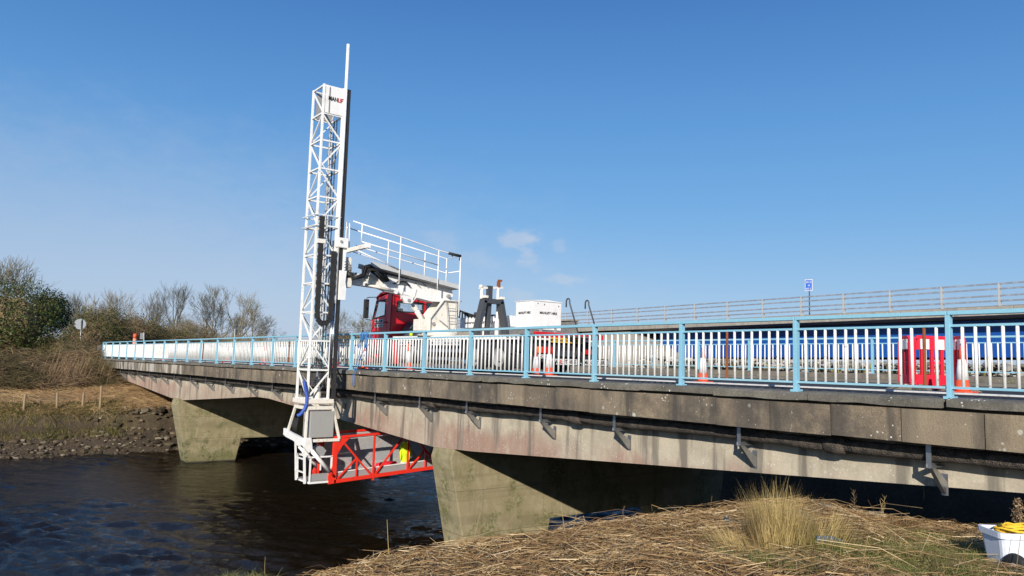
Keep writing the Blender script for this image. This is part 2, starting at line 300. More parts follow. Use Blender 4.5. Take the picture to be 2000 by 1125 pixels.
# ------------------------------------------------------------------ mesh builder
class MB:
    def __init__(s): s.v = []; s.f = []
    def add(s, vs, fs):
        k = len(s.v); s.v += [tuple(p) for p in vs]; s.f += [tuple(i + k for i in f) for f in fs]; return s
    def box(s, c, d, rot=None):
        x, y, z = (q / 2 for q in d); c = Vector(c)
        vs = [Vector((a, b, e)) for a in (-x, x) for b in (-y, y) for e in (-z, z)]
        if rot is not None: vs = [rot @ v for v in vs]
        return s.add([c + v for v in vs], [(0, 1, 3, 2), (4, 6, 7, 5), (0, 4, 5, 1), (2, 3, 7, 6), (0, 2, 6, 4), (1, 5, 7, 3)])
    def lohi(s, a, b): return s.box([(p + q) / 2 for p, q in zip(a, b)], [abs(q - p) for p, q in zip(a, b)])
    def bar(s, p, q, w, h=None, up=(0, 0, 1)):
        p = Vector(p); q = Vector(q); h = h or w; d = (q - p)
        if d.length < 1e-6: return s
        d = d.normalized(); u = Vector(up)
        if abs(d.dot(u)) > .98: u = Vector((0, 1, 0))
        a = d.cross(u).normalized() * w / 2; b = a.normalized().cross(d).normalized() * h / 2
        vs = [e + i * a + j * b for e in (p, q) for i in (-1, 1) for j in (-1, 1)]
        return s.add(vs, [(0, 1, 3, 2), (4, 6, 7, 5), (0, 4, 5, 1), (2, 3, 7, 6), (0, 2, 6, 4), (1, 5, 7, 3)])
    def tube(s, pts, r, n=6, cap=True):
        pts = [Vector(p) for p in pts]; rs = r if isinstance(r, (list, tuple)) else [r] * len(pts); k = len(s.v)
        a = None
        for i, p in enumerate(pts):
            d = (pts[min(i + 1, len(pts) - 1)] - pts[max(i - 1, 0)]).normalized()
            if a is None:
                u = Vector((0, 0, 1)) if abs(d.z) < .95 else Vector((1, 0, 0)); a = d.cross(u).normalized()
            else:
                a = (a - d * a.dot(d)); a = a.normalized() if a.length > 1e-6 else d.orthogonal().normalized()
            b = d.cross(a)
            for j in range(n):
                t = 2 * math.pi * j / n; s.v.append(tuple(p + (a * math.cos(t) + b * math.sin(t)) * rs[i]))
        for i in range(len(pts) - 1):
            for j in range(n):
                s.f.append((k + i * n + j, k + i * n + (j + 1) % n, k + (i + 1) * n + (j + 1) % n, k + (i + 1) * n + j))
        if cap and n > 2: s.f.append(tuple(k + j for j in reversed(range(n)))); s.f.append(tuple(k + (len(pts) - 1) * n + j for j in range(n)))
        return s
    def prism(s, poly, lo, hi, axis=0):
        """poly: 2D points in the plane of the other two axes, extruded along axis from lo to hi"""
        m = len(poly); ax = [i for i in range(3) if i != axis]; vs = []
        for e in (lo, hi):
            for p in poly:
                q = [0, 0, 0]; q[axis] = e; q[ax[0]] = p[0]; q[ax[1]] = p[1]; vs.append(q)
        fs = [tuple(range(m)), tuple(reversed(range(m, 2 * m)))] + [(i, (i + 1) % m + 0, (i + 1) % m + m, i + m) for i in range(m)]
        return s.add(vs, fs)
    def sweep(s, sections):
        k = len(s.v); m = len(sections[0])
        for sec in sections: s.v += [tuple(p) for p in sec]
        for i in range(len(sections) - 1):
            for j in range(m): s.f.append((k + i * m + j, k + i * m + (j + 1) % m, k + (i + 1) * m + (j + 1) % m, k + (i + 1) * m + j))
        s.f.append(tuple(k + j for j in reversed(range(m)))); s.f.append(tuple(k + (len(sections) - 1) * m + j for j in range(m)))
        return s
    def cyl(s, p, q, r, n=16): return s.tube([p, q], r, n)

def fixn(me):
    import bmesh
    b = bmesh.new(); b.from_mesh(me); bmesh.ops.recalc_face_normals(b, faces=b.faces); b.to_mesh(me); b.free()
def obj(name, mb, mat, parent=None, smooth=False, bevel=0, recalc=True):
    """one mesh object; vertices are given in world coordinates, the object sits at its parent's origin"""
    off = parent_world(parent) if parent else Vector()
    me = bpy.data.meshes.new(name)
    if isinstance(mb, MB):
        vs = mb.v if off.length == 0 else [(a - off.x, b - off.y, c - off.z) for a, b, c in mb.v]
        me.from_pydata(vs, [], mb.f)
    else: me = mb
    me.materials.append(M[mat] if isinstance(mat, str) else mat)
    if recalc: fixn(me)
    if smooth: me.polygons.foreach_set('use_smooth', [True] * len(me.polygons)); me.update()
    o = bpy.data.objects.new(name, me); C.objects.link(o)
    if parent: o.parent = parent
    if bevel:
        b = o.modifiers.new('bevel', 'BEVEL'); b.width = bevel; b.segments = 2; b.limit_method = 'ANGLE'
    return o
def parent_world(p):
    v = Vector()
    while p is not None: v = v + p.location; p = p.parent
    return v
def thing(name, label, cat, loc=(0, 0, 0), group=None):
    o = bpy.data.objects.new(name, None); C.objects.link(o); o.location = loc; o.empty_display_size = .2
    return tag(o, label, cat, group)
def tag(o, label=None, cat=None, group=None, kind=None):
    if label: o['label'] = label
    if cat: o['category'] = cat
    if group: o['group'] = group
    if kind: o['kind'] = kind
    return o
def link_copy(o, parent=None, loc=None):
    c = o.copy(); C.objects.link(c); c.parent = parent
    if loc is not None: c.location = loc
    return c
def copy_tree(o, parent=None):
    c = link_copy(o, parent)
    for ch in list(o.children): copy_tree(ch, c)
    return c
def text(name, body, size, origin, right, up, mat, parent, colour_runs=None, bold=0.012, ext=.003, width=None):
    """flat lettering lying in the plane spanned by right and up"""
    cu = bpy.data.curves.new(name, 'FONT'); cu.body = body; cu.size = size; cu.extrude = ext; cu.offset = bold * size
    cu.resolution_u = 2
    t = bpy.data.objects.new(name, cu); C.objects.link(t)
    dg = bpy.context.evaluated_depsgraph_get(); me = bpy.data.meshes.new_from_object(t.evaluated_get(dg)); bpy.data.objects.remove(t)
    right = Vector(right).normalized(); up = Vector(up).normalized(); nrm = right.cross(up)
    xs = [v.co.x for v in me.vertices]; w0 = max(xs) - min(xs)
    sx = (width / w0) if width else 1.0
    if colour_runs is None: colour_runs = [(-1e9, 1e9, mat)]
    m4 = Matrix((right, up, nrm)).transposed().to_4x4(); o0 = Vector(origin) - parent_world(parent)
    cols = []; me.materials.clear()
    for a, b, mt in colour_runs: me.materials.append(M[mt])
    for p in me.polygons:
        cx = p.center.x * sx
        for i, (a, b, mt) in enumerate(colour_runs):
            if a <= cx < b: p.material_index = i
    for v in me.vertices: v.co = (m4 @ Vector((v.co.x * sx, v.co.y, v.co.z))) + o0
    o = bpy.data.objects.new(name, me); C.objects.link(o); o.parent = parent
    return o

# ================================================================== SETTING: terrain, water
def sm(a, b, x):
    t = max(0.0, min(1.0, (x - a) / (b - a))) if a != b else float(x > a)
    return t * t * (3 - 2 * t)
def lin(x, pts):
    if x <= pts[0][0]: return pts[0][1]
    for (a, p), (b, q) in zip(pts, pts[1:]):
        if x <= b: return p + (q - p) * (x - a) / (b - a)
    return pts[-1][1]
def fbm(x, y, s, seed=0.0, o=4): return mnoise.fractal(Vector((x * s, y * s, seed)), 1.0, 2.0, o)
FAR = [(-6, -8.2), (0, -6.12), (.9, -5.75), (1.8, -5.25), (2.6, -4.85), (3.1, -4.0), (3.9, -3.75), (5.5, -3.15), (8, -2.85), (10, -2.2), (13, -1.35), (17, -1.0), (30, -.7), (60, -.4), (2000, -.4)]
NEAR = [(-5, -8.2), (-1.7, -6.15), (-1.0, -4.6), (-.35, -2.7), (0, -2.15), (.6, -2.02), (3, -1.90), (7, -1.66), (12, -1.5), (30, -1.2), (2000, -1.2)]
def far_edge(y): return -49.3 + .9 * fbm(0, y, .13, 3.1) + .06 * max(0, y - 9) * -1 + (-.02 * (y - 5) ** 2 if y < -5 else 0) * 0
def near_s(x, y):
    """signed distance-like measure inside the near bank"""
    s1 = x + 7.25 - .35 * fbm(0, y, .5, 8.0)
    s2 = 10.55 + .26 * (x + 7.0) + .15 * fbm(x, 0, .8, 2.0) - y
    s3 = x - 2.5                                   # near abutment fill below the road
    s = min(s1, s2)
    if s3 > s: s = s3
    return s
def ground(x, y):
    zf = lin(far_edge(y) - x, FAR) + .10 * fbm(x, y, .35, 1.0) + .16 * sm(-1, 6, far_edge(y) - x) * fbm(x, y, .9, 4.0)
    # the side slope in front of the far abutment
    if -70 < x < -50: zf += .55 * sm(6, 11, y) * (1 - sm(26, 31, y)) * sm(-51, -56, x) * (1 - sm(-58, -61, x)) * .6
    zf = max(zf, -9)
    sn = near_s(x, y); zn = lin(sn, NEAR) + (.08 * fbm(x, y, .9, 5.0) + .05 * fbm(x, y, 3.0, 6.0)) * sm(-.5, .5, sn)
    # ground between the two bridges on the near side of the channel
    t = sm(27.5, 31.5, y) * sm(-33, -29, x + .4 * fbm(0, y, .2, 9) * 4); zb = -8.2 + (8.2 - .05) * t if t > 0 else -9
    zb2 = -8.2 + 7.3 * sm(1.0, 6.0, x) * sm(8, 12, y)
    z = max(zf, zn, zb, zb2)
    if x < -60 or x > 3:                            # the approach roads lie in the ground at deck level
        o = y - by(x); t = sm(-3.5, -.6, o) * (1 - sm(13.6, 17, o)) * (sm(-60, -62.5, x) if x < 0 else sm(3, 6, x)); z = z * (1 - t) + (bz(x) - .12) * t
    if z > WATER - .3 and abs(x) > 60: z += .3 * fbm(x, y, .02, 7.0)
    return z
def axis_pts(segs):
    out = []
    for a, b, st in segs:
        n_ = max(1, int(round((b - a) / st))); out += [a + (b - a) * i / n_ for i in range(n_)]
    out.append(segs[-1][1]); return out
def grid_mesh(xs, ys, fn):
    nx, ny = len(xs), len(ys)
    v = [(x, y, fn(x, y)) for y in ys for x in xs]
    f = [(j * nx + i, j * nx + i + 1, (j + 1) * nx + i + 1, (j + 1) * nx + i) for j in range(ny - 1) for i in range(nx - 1)]
    m = MB(); m.v = v; m.f = f; return m
gx = axis_pts([(-3000, -300, 300), (-300, -90, 15), (-90, -62, 1.5), (-62, -46, .45), (-46, -9.5, 3), (-9.5, 4, .22), (4, 40, 3), (40, 300, 20), (300, 3000, 300)])
gy = axis_pts([(-3000, -200, 280), (-200, -20, 12), (-20, 0, 1.0), (0, 14, .3), (14, 40, .9), (40, 110, 4), (110, 400, 20), (400, 3000, 260)])
gr = obj('ground', grid_mesh(gx, gy, ground), 'earth', None, True, 0, False); tag(gr, kind='structure')
# mud and litter materials where the banks are bare
gr.data.materials.append(M['mud']); gr.data.materials.append(M['reed_litter']); gr.data.materials.append(M['straw_ground'])
for p in gr.data.polygons:
    c_ = p.center
    s_ = far_edge(c_.y) - c_.x
    if -62 < c_.x < -45 and 3.3 < s_ < 9.5 and c_.y < 30: p.material_index = 3
    elif c_.x < -40 and c_.z < -4.55: p.material_index = 1
    elif -9 < c_.x < -1 and -2 < c_.y < 12: p.material_index = 2 if c_.z > -2.6 else 1
    elif c_.x > -34 and c_.y < 60 and c_.z < -2.6: p.material_index = 1
# the river surface: real ripples where the picture sees it, plain beyond
wr = np.random.RandomState(4)
wx = np.array(axis_pts([(-140, -56, 6), (-56, -6.0, .13), (-6.0, 14, 5)])); wy = np.array(axis_pts([(-260, -14, 12), (-14, 24, .13), (24, 40, .5), (40, 260, 12)]))
GX, GY = np.meshgrid(wx, wy); Hh = np.zeros_like(GX)
px_ = GX + .5 * np.sin(GY * .31 + 1) + .22 * np.sin(GX * .9 + GY * .6); py_ = GY + .5 * np.sin(GX * .27) + .2 * np.sin(GY * .8 - GX * .5 + 2)
def lowf(s, seed): 
    r = np.random.RandomState(seed); o = np.zeros_like(GX)
    for _ in range(7): a = r.uniform(0, 6.28); k = s * r.uniform(.5, 1.6); o += np.sin(k * (GX * np.cos(a) + GY * np.sin(a)) + r.uniform(0, 6.28))
    return o / 7 ** .5
for i in range(72):
    lam = .26 * (6.2 ** wr.rand()); a = 2.5 + wr.normal(0, .48); k = 2 * np.pi / lam
    env = 1 + .55 * np.sin(GX * wr.uniform(-.5, .5) + GY * wr.uniform(-.5, .5) + wr.uniform(0, 6.28))
    Hh += env * (.0088 * lam ** .95) * np.sin(k * (px_ * np.cos(a) + py_ * np.sin(a)) + wr.uniform(0, 6.28))
chop = np.clip(.50 + .42 * lowf(.30, 9) + .22 * lowf(1.0, 12) + .75 * np.exp(-((GX + 28) / 11) ** 2 - ((GY - 1) / 7) ** 2) + .5 * np.exp(-((GX + 20) / 4) ** 2 - ((GY - 12) / 5) ** 2) - .25 * np.exp(-((GX + 36) / 6) ** 2 - ((GY - 10) / 4) ** 2), .10, 1.6)
inner = (GX > -56) & (GX < -6) & (GY > -14) & (GY < 24); Hh = np.where(inner, Hh * chop, 0)
wm = MB(); wm.v = np.stack([GX.ravel(), GY.ravel(), (WATER + Hh).ravel()], 1).tolist(); nx_ = len(wx); ny_ = len(wy)
ii, jj = np.meshgrid(np.arange(nx_ - 1), np.arange(ny_ - 1)); q0 = (jj * nx_ + ii).ravel(); wm.f = np.stack([q0, q0 + 1, q0 + nx_ + 1, q0 + nx_], 1).tolist()
tag(obj('river_water', wm, 'river_water', None, True, 0, False), kind='structure')

# ================================================================== the road bridge
bridge = thing('concrete_bridge', 'weathered concrete road bridge on two wall piers across the river', 'bridge', (-31, by(-31), bz(-31)))
XL, XR = -61.9, 22.0
def stations(a, b, st): n_ = max(1, int(round((b - a) / st))); return [a + (b - a) * i / n_ for i in range(n_ + 1)]
# deck slab with stepped underside
prof = [(.06, -.06), (.06, -.62), (1.2, -.70), (12.2, -.55), (13.15, -.42), (13.15, .02), (12.55, -.05)]
m = MB().sweep([[B(x, o, d) for o, d in prof] for x in stations(XL, XR, 3)]); obj('deck_slab', m, 'shade_dark_concrete', bridge)
def gdepth(x):
    return -lin(x, [(-60.2, 1.28), (-45.9, 2.07), (-43.4, 2.07), (-32.6, 1.37), (-31.2, 1.37), (-18.5, 2.07), (-16.6, 2.0), (-4, 1.22), (-2, 1.16), (30, 1.16)])
gst = sorted(set(stations(-60.2, -2.2, 2) + [-45.9, -43.4, -32.6, -31.2, -18.5, -16.6, -4.0]))
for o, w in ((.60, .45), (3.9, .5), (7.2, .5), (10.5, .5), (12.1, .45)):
    m = MB().sweep([[B(x, o, -.60), B(x, o + w, -.60), B(x, o + w, gdepth(x)), B(x, o, gdepth(x))] for x in gst]); obj('girder', m, 'girder_concrete' if o < 1 else 'shade_dark_concrete', bridge)
# piers: a wall whose near and far legs rake inwards below a crosshead
def pier(x0, x1, dy, dz, nm):
    yc = 17.35 + dy
    def P2(y, z): return (y + dy, z + dz)
    half = [(11.36, -2.72), (12.30, -6.9), (14.30, -7.6), (14.92, -4.60)]
    poly = [P2(11.46, -2.40)] + [P2(*p) for p in half] + [(2 * yc - (p[0] + dy), p[1] + dz) for p in reversed(half)] + [(2 * yc - (11.46 + dy), -2.40 + dz + .2)]
    m = MB(); k = len(poly)
    for xx, ins in ((x0, 0), (x1, 0)):
        m.v += [(xx, y, z) for y, z in poly]
    m.f = [tuple(range(k)), tuple(reversed(range(k, 2 * k)))] + [(i, (i + 1) % k, (i + 1) % k + k, i + k) for i in range(k)]
    o = obj('pier', m, 'pier_concrete', bridge, False, .03); return o
pier(-18.45, -17.42, 0, 0, 'a'); pier(-45.0, -43.75, -.52, -.22, 'b')
# abutments
m = MB(); m.lohi((-63.5, by(-61, .4), -4.2), (-59.9, by(-61, 12.8), bz(-61, -.66))); obj('abutment', m, 'deck_concrete', bridge)
m = MB(); m.lohi((-60.3, by(-60, .15), bz(-60, -1.15)), (-59.3, by(-60, .55), bz(-60, -.70))); obj('bearing_block', m, 'pier_concrete', bridge)
m = MB(); m.lohi((-2.5, by(-2, .4), -7), (1.5, by(-2, 12.8), bz(-2, -.66))); obj('abutment', m, 'deck_concrete', bridge)
for yo in (1.4, 6.5, 11.5):
    m = MB(); m.lohi((-58.0, by(-58, yo), -4.0), (-57.3, by(-58, yo + .7), bz(-58, -1.3))); obj('column', m, 'deck_concrete', bridge)
# fascia slabs
rnd = random.Random(5)
jn = [-56.62]
x = -61.9; joints = []
while x < 12: joints.append(x); x += 1.065 if x > -22 else 1.5 + rnd.uniform(-.05, .05)
joints = [j for j in joints if j < -22] + [j for j in np.arange(-21.9, 12, 1.045)]
SLOT = -4.62
for i, (a, b) in enumerate(zip(joints, joints[1:])):
    jit = rnd.uniform(-.012, .012); jz = rnd.uniform(-.008, .008); g = .009
    m = MB().sweep([[B(q, -.12 + jit, -.188 + jz), B(q, .05, -.188 + jz), B(q, .05, -.645 + jz), B(q, -.12 + jit + .012, -.645 + jz)] for q in (a + g, b - g)])
    obj('fascia_panel', m, 'fascia_concrete', bridge)
# coping slabs, slightly out of line, with a gap at the movement joint
x = -61.95; k = 0
while x < 12:
    L = 1.83 + rnd.uniform(-.35, .4); e = x + L
    if x < SLOT < e: e = SLOT
    j1, j2 = rnd.uniform(-.012, .010), rnd.uniform(-.012, .010)
    secs = []
    nst = 5
    for q in range(nst + 1):
        t = q / nst; xx = x + .008 + (e - x - .016) * t; jz = j1 + (j2 - j1) * t; r1 = rnd.uniform(-.010, .010); r2 = rnd.uniform(-.009, .007)
        secs.append([B(xx, -.165 + r1, -.050 + jz + r2), B(xx, -.10, -.018 + jz), B(xx, .34, 0.0), B(xx, .34, -.12), B(xx, -.16 + r1, -.140 + jz * .8 + r2 * 1.4)])
    obj('coping_stone', MB().sweep(secs), 'coping_concrete', bridge)
    if abs(e - SLOT) < 1e-6: e += .05
    x = e
# far side plinth the other railing stands on
prof = [(12.55, -.02), (12.55, .22), (12.65, .285), (13.35, .285), (13.35, -.02)]
m = MB().sweep([[B(x, o, d) for o, d in prof] for x in stations(XL, XR, 3)]); obj('far_plinth', m, 'plinth_concrete', bridge)
m = MB().sweep([[B(x, o, d) for o, d in ((12.15, -.02), (12.15, .10), (12.545, .115), (12.545, -.02))] for x in stations(XL, XR, 3)]); obj('far_kerb', m, 'deck_concrete', bridge)
# carriageway and markings
m = MB()
xs_ = stations(-260, 160, 4)
for x in xs_: m.v += [tuple(B(x, .345, -.012)), tuple(B(x, 12.15, .014))]
m.f = [(2 * i, 2 * i + 2, 2 * i + 3, 2 * i + 1) for i in range(len(xs_) - 1)]
tag(obj('road', m, 'asphalt', None, False, 0, False), kind='structure')
def ribbon(name, o0, o1, a, b, st, dz, mat, dash=None):
    m = MB(); x = a
    while x < b:
        e = min(b, x + (dash[0] if dash else st)); q = x
        while q < e - 1e-6:
            r = min(e, q + 2); k = len(m.v)
            for xx in (q, r):
                for o in (o0, o1): m.v.append(tuple(B(xx, o, -.012 + .0022 * o + dz)))
            m.f.append((k, k + 2, k + 3, k + 1)); q = r
        x = e + (dash[1] if dash else 0)
    o = obj(name, m, mat, None, False, 0, False); return tag(o, kind='structure')
m = MB().sweep([[B(x, 2.08, -.010), B(x, 2.08, .020), B(x, 2.22, .022), B(x, 2.22, -.010)] for x in stations(-120, 20, 3)]); tag(obj('raised_edge_line', m, 'line_white', None, False, 0, False), kind='structure')
ribbon('far_edge_line', 10.6, 10.72, -120, 20, 2, .004, 'line_white')
ribbon('centre_line', 6.35, 6.47, -120, 20, 2, .004, 'line_white', (2, 4))

# lagged water main hung below the cantilever, carried by steel brackets
pipe = thing('lagged_pipe', 'dark lagged service pipe carried on steel brackets under the bridge edge', 'pipe', tuple(B(-20, .3, -.86)))
x = -59.5
while x < 8:
    e = min(8, x + 5.9); pts = stations(x, e, .45)
    m = MB().tube([B(q, .34 + .012 * math.sin(q * 2.1), -.815 + .015 * math.sin(q * 1.3 + .5)) for q in pts], [.10 + .006 * math.sin(q * 7) for q in pts], 12)
    obj('pipe_length', m, 'pipe_lagging', pipe, True)
    m = MB().tube([B(e - .18, .34, -.82), B(e - .12, .34, -.82), B(e + .12, .34, -.82), B(e + .18, .34, -.82)], [.11, .145, .145, .11], 12); obj('pipe_collar', m, 'pipe_lagging', pipe, True)
    x = e
for x in (-56.8, -54.4, -52.04, -49.16, -46.52, -43.9, -40.9, -38.35, -35.47, -32.48, -29.74, -26.9, -24.1, -21.21, -18.58, -16.26, -13.32, -11.01, -8.05, -4.95, -2.3, .6):
    m = MB()
    m.box(B(x, .17, -.80), (.07, .012, .36))                                 # hanger strap
    m.box(B(x, .37, -.985), (.06, .44, .012)); m.box(B(x - .03, .37, -.96), (.010, .44, .05))   # foot angle
    p = [B(x, .15, -.992), B(x, .26, -.992), B(x, .575, -1.19), B(x, .575, -1.36), B(x, .53, -1.36)]
    q = [v + Vector((.055, 0, 0)) for v in p]
    m.add(p + q, [(0, 1, 2, 3, 4), (9, 8, 7, 6, 5)] + [(i, i + 5, (i + 1) % 5 + 5, (i + 1) % 5) for i in range(5)])
    m.box(B(x + .02, .591, -1.24), (.09, .014, .30))
    br = obj('bracket', m, 'steel_galv', pipe)
    obj('bolt', MB().cyl(B(x + .02, .585, -1.33), B(x + .02, .53, -1.33), .022, 8), 'rust', br)

# ================================================================== railings
POSTS = [-61.936, -61.026, -58.771, -56.675, -54.554, -52.278, -50.137, -47.866, -45.606, -43.294, -41.072, -38.833, -36.342, -34.025, -31.735, -29.44, -27.157, -24.87, -22.584, -20.381, -18.148, -15.914, -13.669, -11.435, -9.158, -6.855, -4.578, -2.30, -.02, 2.26, 4.53, 6.8]
def shared(name, mb, mat, **k):
    o = obj(name, mb, mat, None, **k); C.objects.unlink(o); return o
post_o = shared('post', MB().lohi((-.03, -.05, -.05), (.03, .05, 1.10)).lohi((-.065, -.075, -.03), (.065, .075, .010)), 'blue_paint', bevel=.004)
bar_o = shared('bar', MB().tube([(0, 0, .135), (0, 0, .945)], .0215, 10), 'bar_white', smooth=False)
rbar_o = shared('bar', MB().tube([(0, 0, .135), (0, 0, .945)], .0215, 10), 'rust')
for p in bar_o.data.polygons: p.use_smooth = len(p.vertices) == 4
def inst(o, parent, loc): return link_copy(o, parent, Vector(loc) - parent_world(parent))
def railing(label, posts, off, dz, maxbars, rusty=(), bars_from_right=True):
    root = thing('bridge_railing', label, 'railing', tuple(B(-20, off, dz)))
    for x in posts: inst(post_o, root, B(x, off, dz))
    bars = []
    for i, (a, b) in enumerate(zip(posts, posts[1:])):
        top = MB().bar(B(a + .004, off, dz + 1.125), B(b - .004, off, dz + 1.125), .11, .055); obj('handrail', top, 'blue_paint', root, bevel=.005)
        for nm, h in (('upper_rail', .955), ('lower_rail', .125)):
            obj(nm, MB().bar(B(a + .03, off, dz + h), B(b - .03, off, dz + h), .045, .032), 'blue_paint', root)
        n_ = max(1, int(round((b - a) / .1625)) - 1)
        for k in range(n_): bars.append((a + (b - a) * (k + 1) / (n_ + 1), i, k))
    bars.sort(key=lambda t: -t[0])
    near = bars[:maxbars]; rest = bars[maxbars:]
    rj = random.Random(17)
    for x, i, k in near:
        b_ = inst(rbar_o if (i, k) in rusty else bar_o, root, B(x + rj.uniform(-.004, .004), off, dz)); b_.rotation_euler = (rj.gauss(0, .003), rj.gauss(0, .004), 0)
    m = MB()
    for x, i, k in rest:
        p = B(x, off, dz); m.tube([p + Vector((0, 0, .135)), p + Vector((0, 0, .945))], .0215, 6)
    if rest:
        o = obj('bar', m, 'bar_white', root); o['kind'] = 'stuff'; o.name = 'far_bars'
    return root
near_rail = railing('pale blue railing with white bars along the near edge of the bridge', POSTS, 0, 0, 295, {(24, 5), (25, 11), (15, 9), (11, 1)})
far_posts = [-75.2 + 2.285 * i for i in range(37)]
sh = 2.285 * round((-23.75 + 75.2) / 2.285); far_posts = [x + (-23.75 + 75.2 - sh) for x in far_posts]
far_rail = railing('pale blue railing with white bars along the far side of the road', far_posts, 13.0, .285, 280)

# ================================================================== the flyover behind
fy = thing('flyover_bridge', 'newer bridge with a blue steel girder and concrete edge behind the railings', 'bridge', (-30, 46, 1))
FB = lambda x, y, z: Vector((x, y, z + .015 * (x + 16)))
fs = stations(-130, 60, 6)
for a, b in zip(np.arange(-130, 40, 3.0), np.arange(-127, 43, 3.0)):
    m = MB().sweep([[FB(q, 46, 3.24), FB(q, 46, 3.72), FB(q, 46.45, 3.80), FB(q, 46.45, 3.24)] for q in (a + .012, b - .012)]); obj('edge_beam', m, 'pale_concrete', fy)
m = MB().sweep([[FB(q, 46.46, 3.30), FB(q, 46.46, 3.62), FB(q, 58, 3.75), FB(q, 58, 3.3), FB(q, 48, 3.12)] for q in fs]); obj('deck_slab', m, 'pale_concrete', fy)
gs = stations(-42.5, 60, 3)
m = MB().sweep([[FB(q, 47.7, 3.10), FB(q, 48.3, 3.10), FB(q, 48.3, 1.02), FB(q, 47.7, 1.02)] for q in gs]); g_ = obj('steel_girder', m, 'blue_girder', fy)
for q in (-29.5, -14.5, .5):
    m = MB().box(FB(q, 47.69, 2.06), (.02, .03, 1.9)); obj('splice_seam', m, 'blue_girder', fy)
m = MB().sweep([[FB(q, 47.58, 1.06), FB(q, 48.42, 1.06), FB(q, 48.42, .98), FB(q, 47.58, .98)] for q in gs]); obj('girder_flange', m, 'blue_girder', fy)
m = MB().sweep([[FB(q, 55.2, 3.10), FB(q, 55.8, 3.10), FB(q, 55.8, 1.02), FB(q, 55.2, 1.02)] for q in gs]); obj('steel_girder', m, 'blue_girder', fy)
# abutment, wing wall
m = MB().prism([(-50.2, -6.5), (-40.0, -6.5), (-40.2, .9), (-42.6, 1.9), (-44.4, 2.66), (-50.2, 2.60)], 46.2, 57.5, 1); obj('abutment', m, 'pale_concrete', fy)
m = MB().lohi((-64, 45.2, -3), (-50.6, 46.0, 3.65)); obj('stone_wing_wall', m, 'stone_wall', fy)
m = MB().lohi((-64.1, 45.05, 3.655), (-50.5, 46.1, 3.8)); obj('wall_coping', m, 'pale_concrete', fy)
m = MB().prism([(-130, -1), (-64.2, -1), (-64.2, 2.9), (-80, 2.2), (-130, 1.0)], 46.5, 60, 1); obj('embankment', m, 'earth', fy)
for x in (-22, -2):
    m = MB().lohi((x - .6, 47.4, -6), (x + .6, 56.4, .62)); obj('pier', m, 'deck_concrete', fy)
fposts = [-16.7 - 2.97 * i for i in range(-14, 32)]
pm = MB().prism([(-.02, 0), (.20, 0), (.02, .45), (.06, 1.28), (-.04, 1.28), (-.06, .4)], -.07, .07, 0)
fp_o = shared('post', pm, 'sign_back')
fr = thing('parapet_railing', 'grey four-rail steel parapet along the top of the flyover', 'railing', tuple(FB(-16.7, 46.1, 3.72)))
for x in fposts: inst(fp_o, fr, FB(x, 46.1, 3.72))
for a, b in zip(fposts[1:], fposts):
    for h in (.30, .58, .96, 1.24):
        obj('rail', MB().bar(FB(a + .05, 46.07, 3.72 + h), FB(b - .05, 46.07, 3.72 + h), .06, .085), 'parapet_rail_steel', fr)
m = MB()
for x in np.arange(-24, 10, .10): m.add([FB(x - .002, 46.12, 3.75), FB(x + .002, 46.12, 3.75), FB(x + .002, 46.12, 4.95), FB(x - .002, 46.12, 4.95)], [(0, 1, 2, 3)])
for h in np.arange(.05, 1.2, .10): m.add([FB(-24, 46.12, 3.72 + h - .002), FB(10, 46.12, 3.72 + h - .002), FB(10, 46.12, 3.72 + h + .002), FB(-24, 46.12, 3.72 + h + .002)], [(0, 1, 2, 3)])
o = obj('wire_mesh', m, 'parapet_rail_steel', fr, False, 0, False); o['kind'] = 'stuff'
m = MB().bar(FB(-28.9, 46.02, 3.9), FB(-28.9, 46.02, 3.9), .1)
# blue sign on the flyover
sg = thing('road_sign', 'small blue sign with white border on a pole above the flyover parapet', 'sign', (-28.9, 47.6, 3.6))
obj('pole', MB().cyl((-28.9, 47.6, 3.5), (-28.9, 47.6, 5.35), .04, 8), 'dark_grey_paint', sg)
pd = Vector((.35, -.94, 0)).normalized(); rt = Vector((.94, .35, 0)).normalized(); c0 = Vector((-28.9, 47.53, 5.72))
def plate(c, w, h, t, k): m = MB(); m.box(c, (w, t, h), Matrix((rt, -pd, Vector((0, 0, 1)))).transposed()); return m
obj('plate', plate(c0, .50, .80, .02, 0), 'line_white', sg, bevel=.02); obj('blue_face', plate(c0 + pd * .014, .42, .70, .01, 0), 'sign_blue', sg, bevel=.02)
text('lettering', 'M10', .20, c0 + pd * .022 - rt * .17 + Vector((0, 0, .14)), rt, (0, 0, 1), 'line_white', sg, width=.33)
text('lettering', 'N', .18, c0 + pd * .022 - rt * .05 + Vector((0, 0, -.08)), rt, (0, 0, 1), 'line_white', sg)
text('lettering', '60.2', .18, c0 + pd * .022 - rt * .17 + Vector((0, 0, -.30)), rt, (0, 0, 1), 'line_white', sg, width=.33)

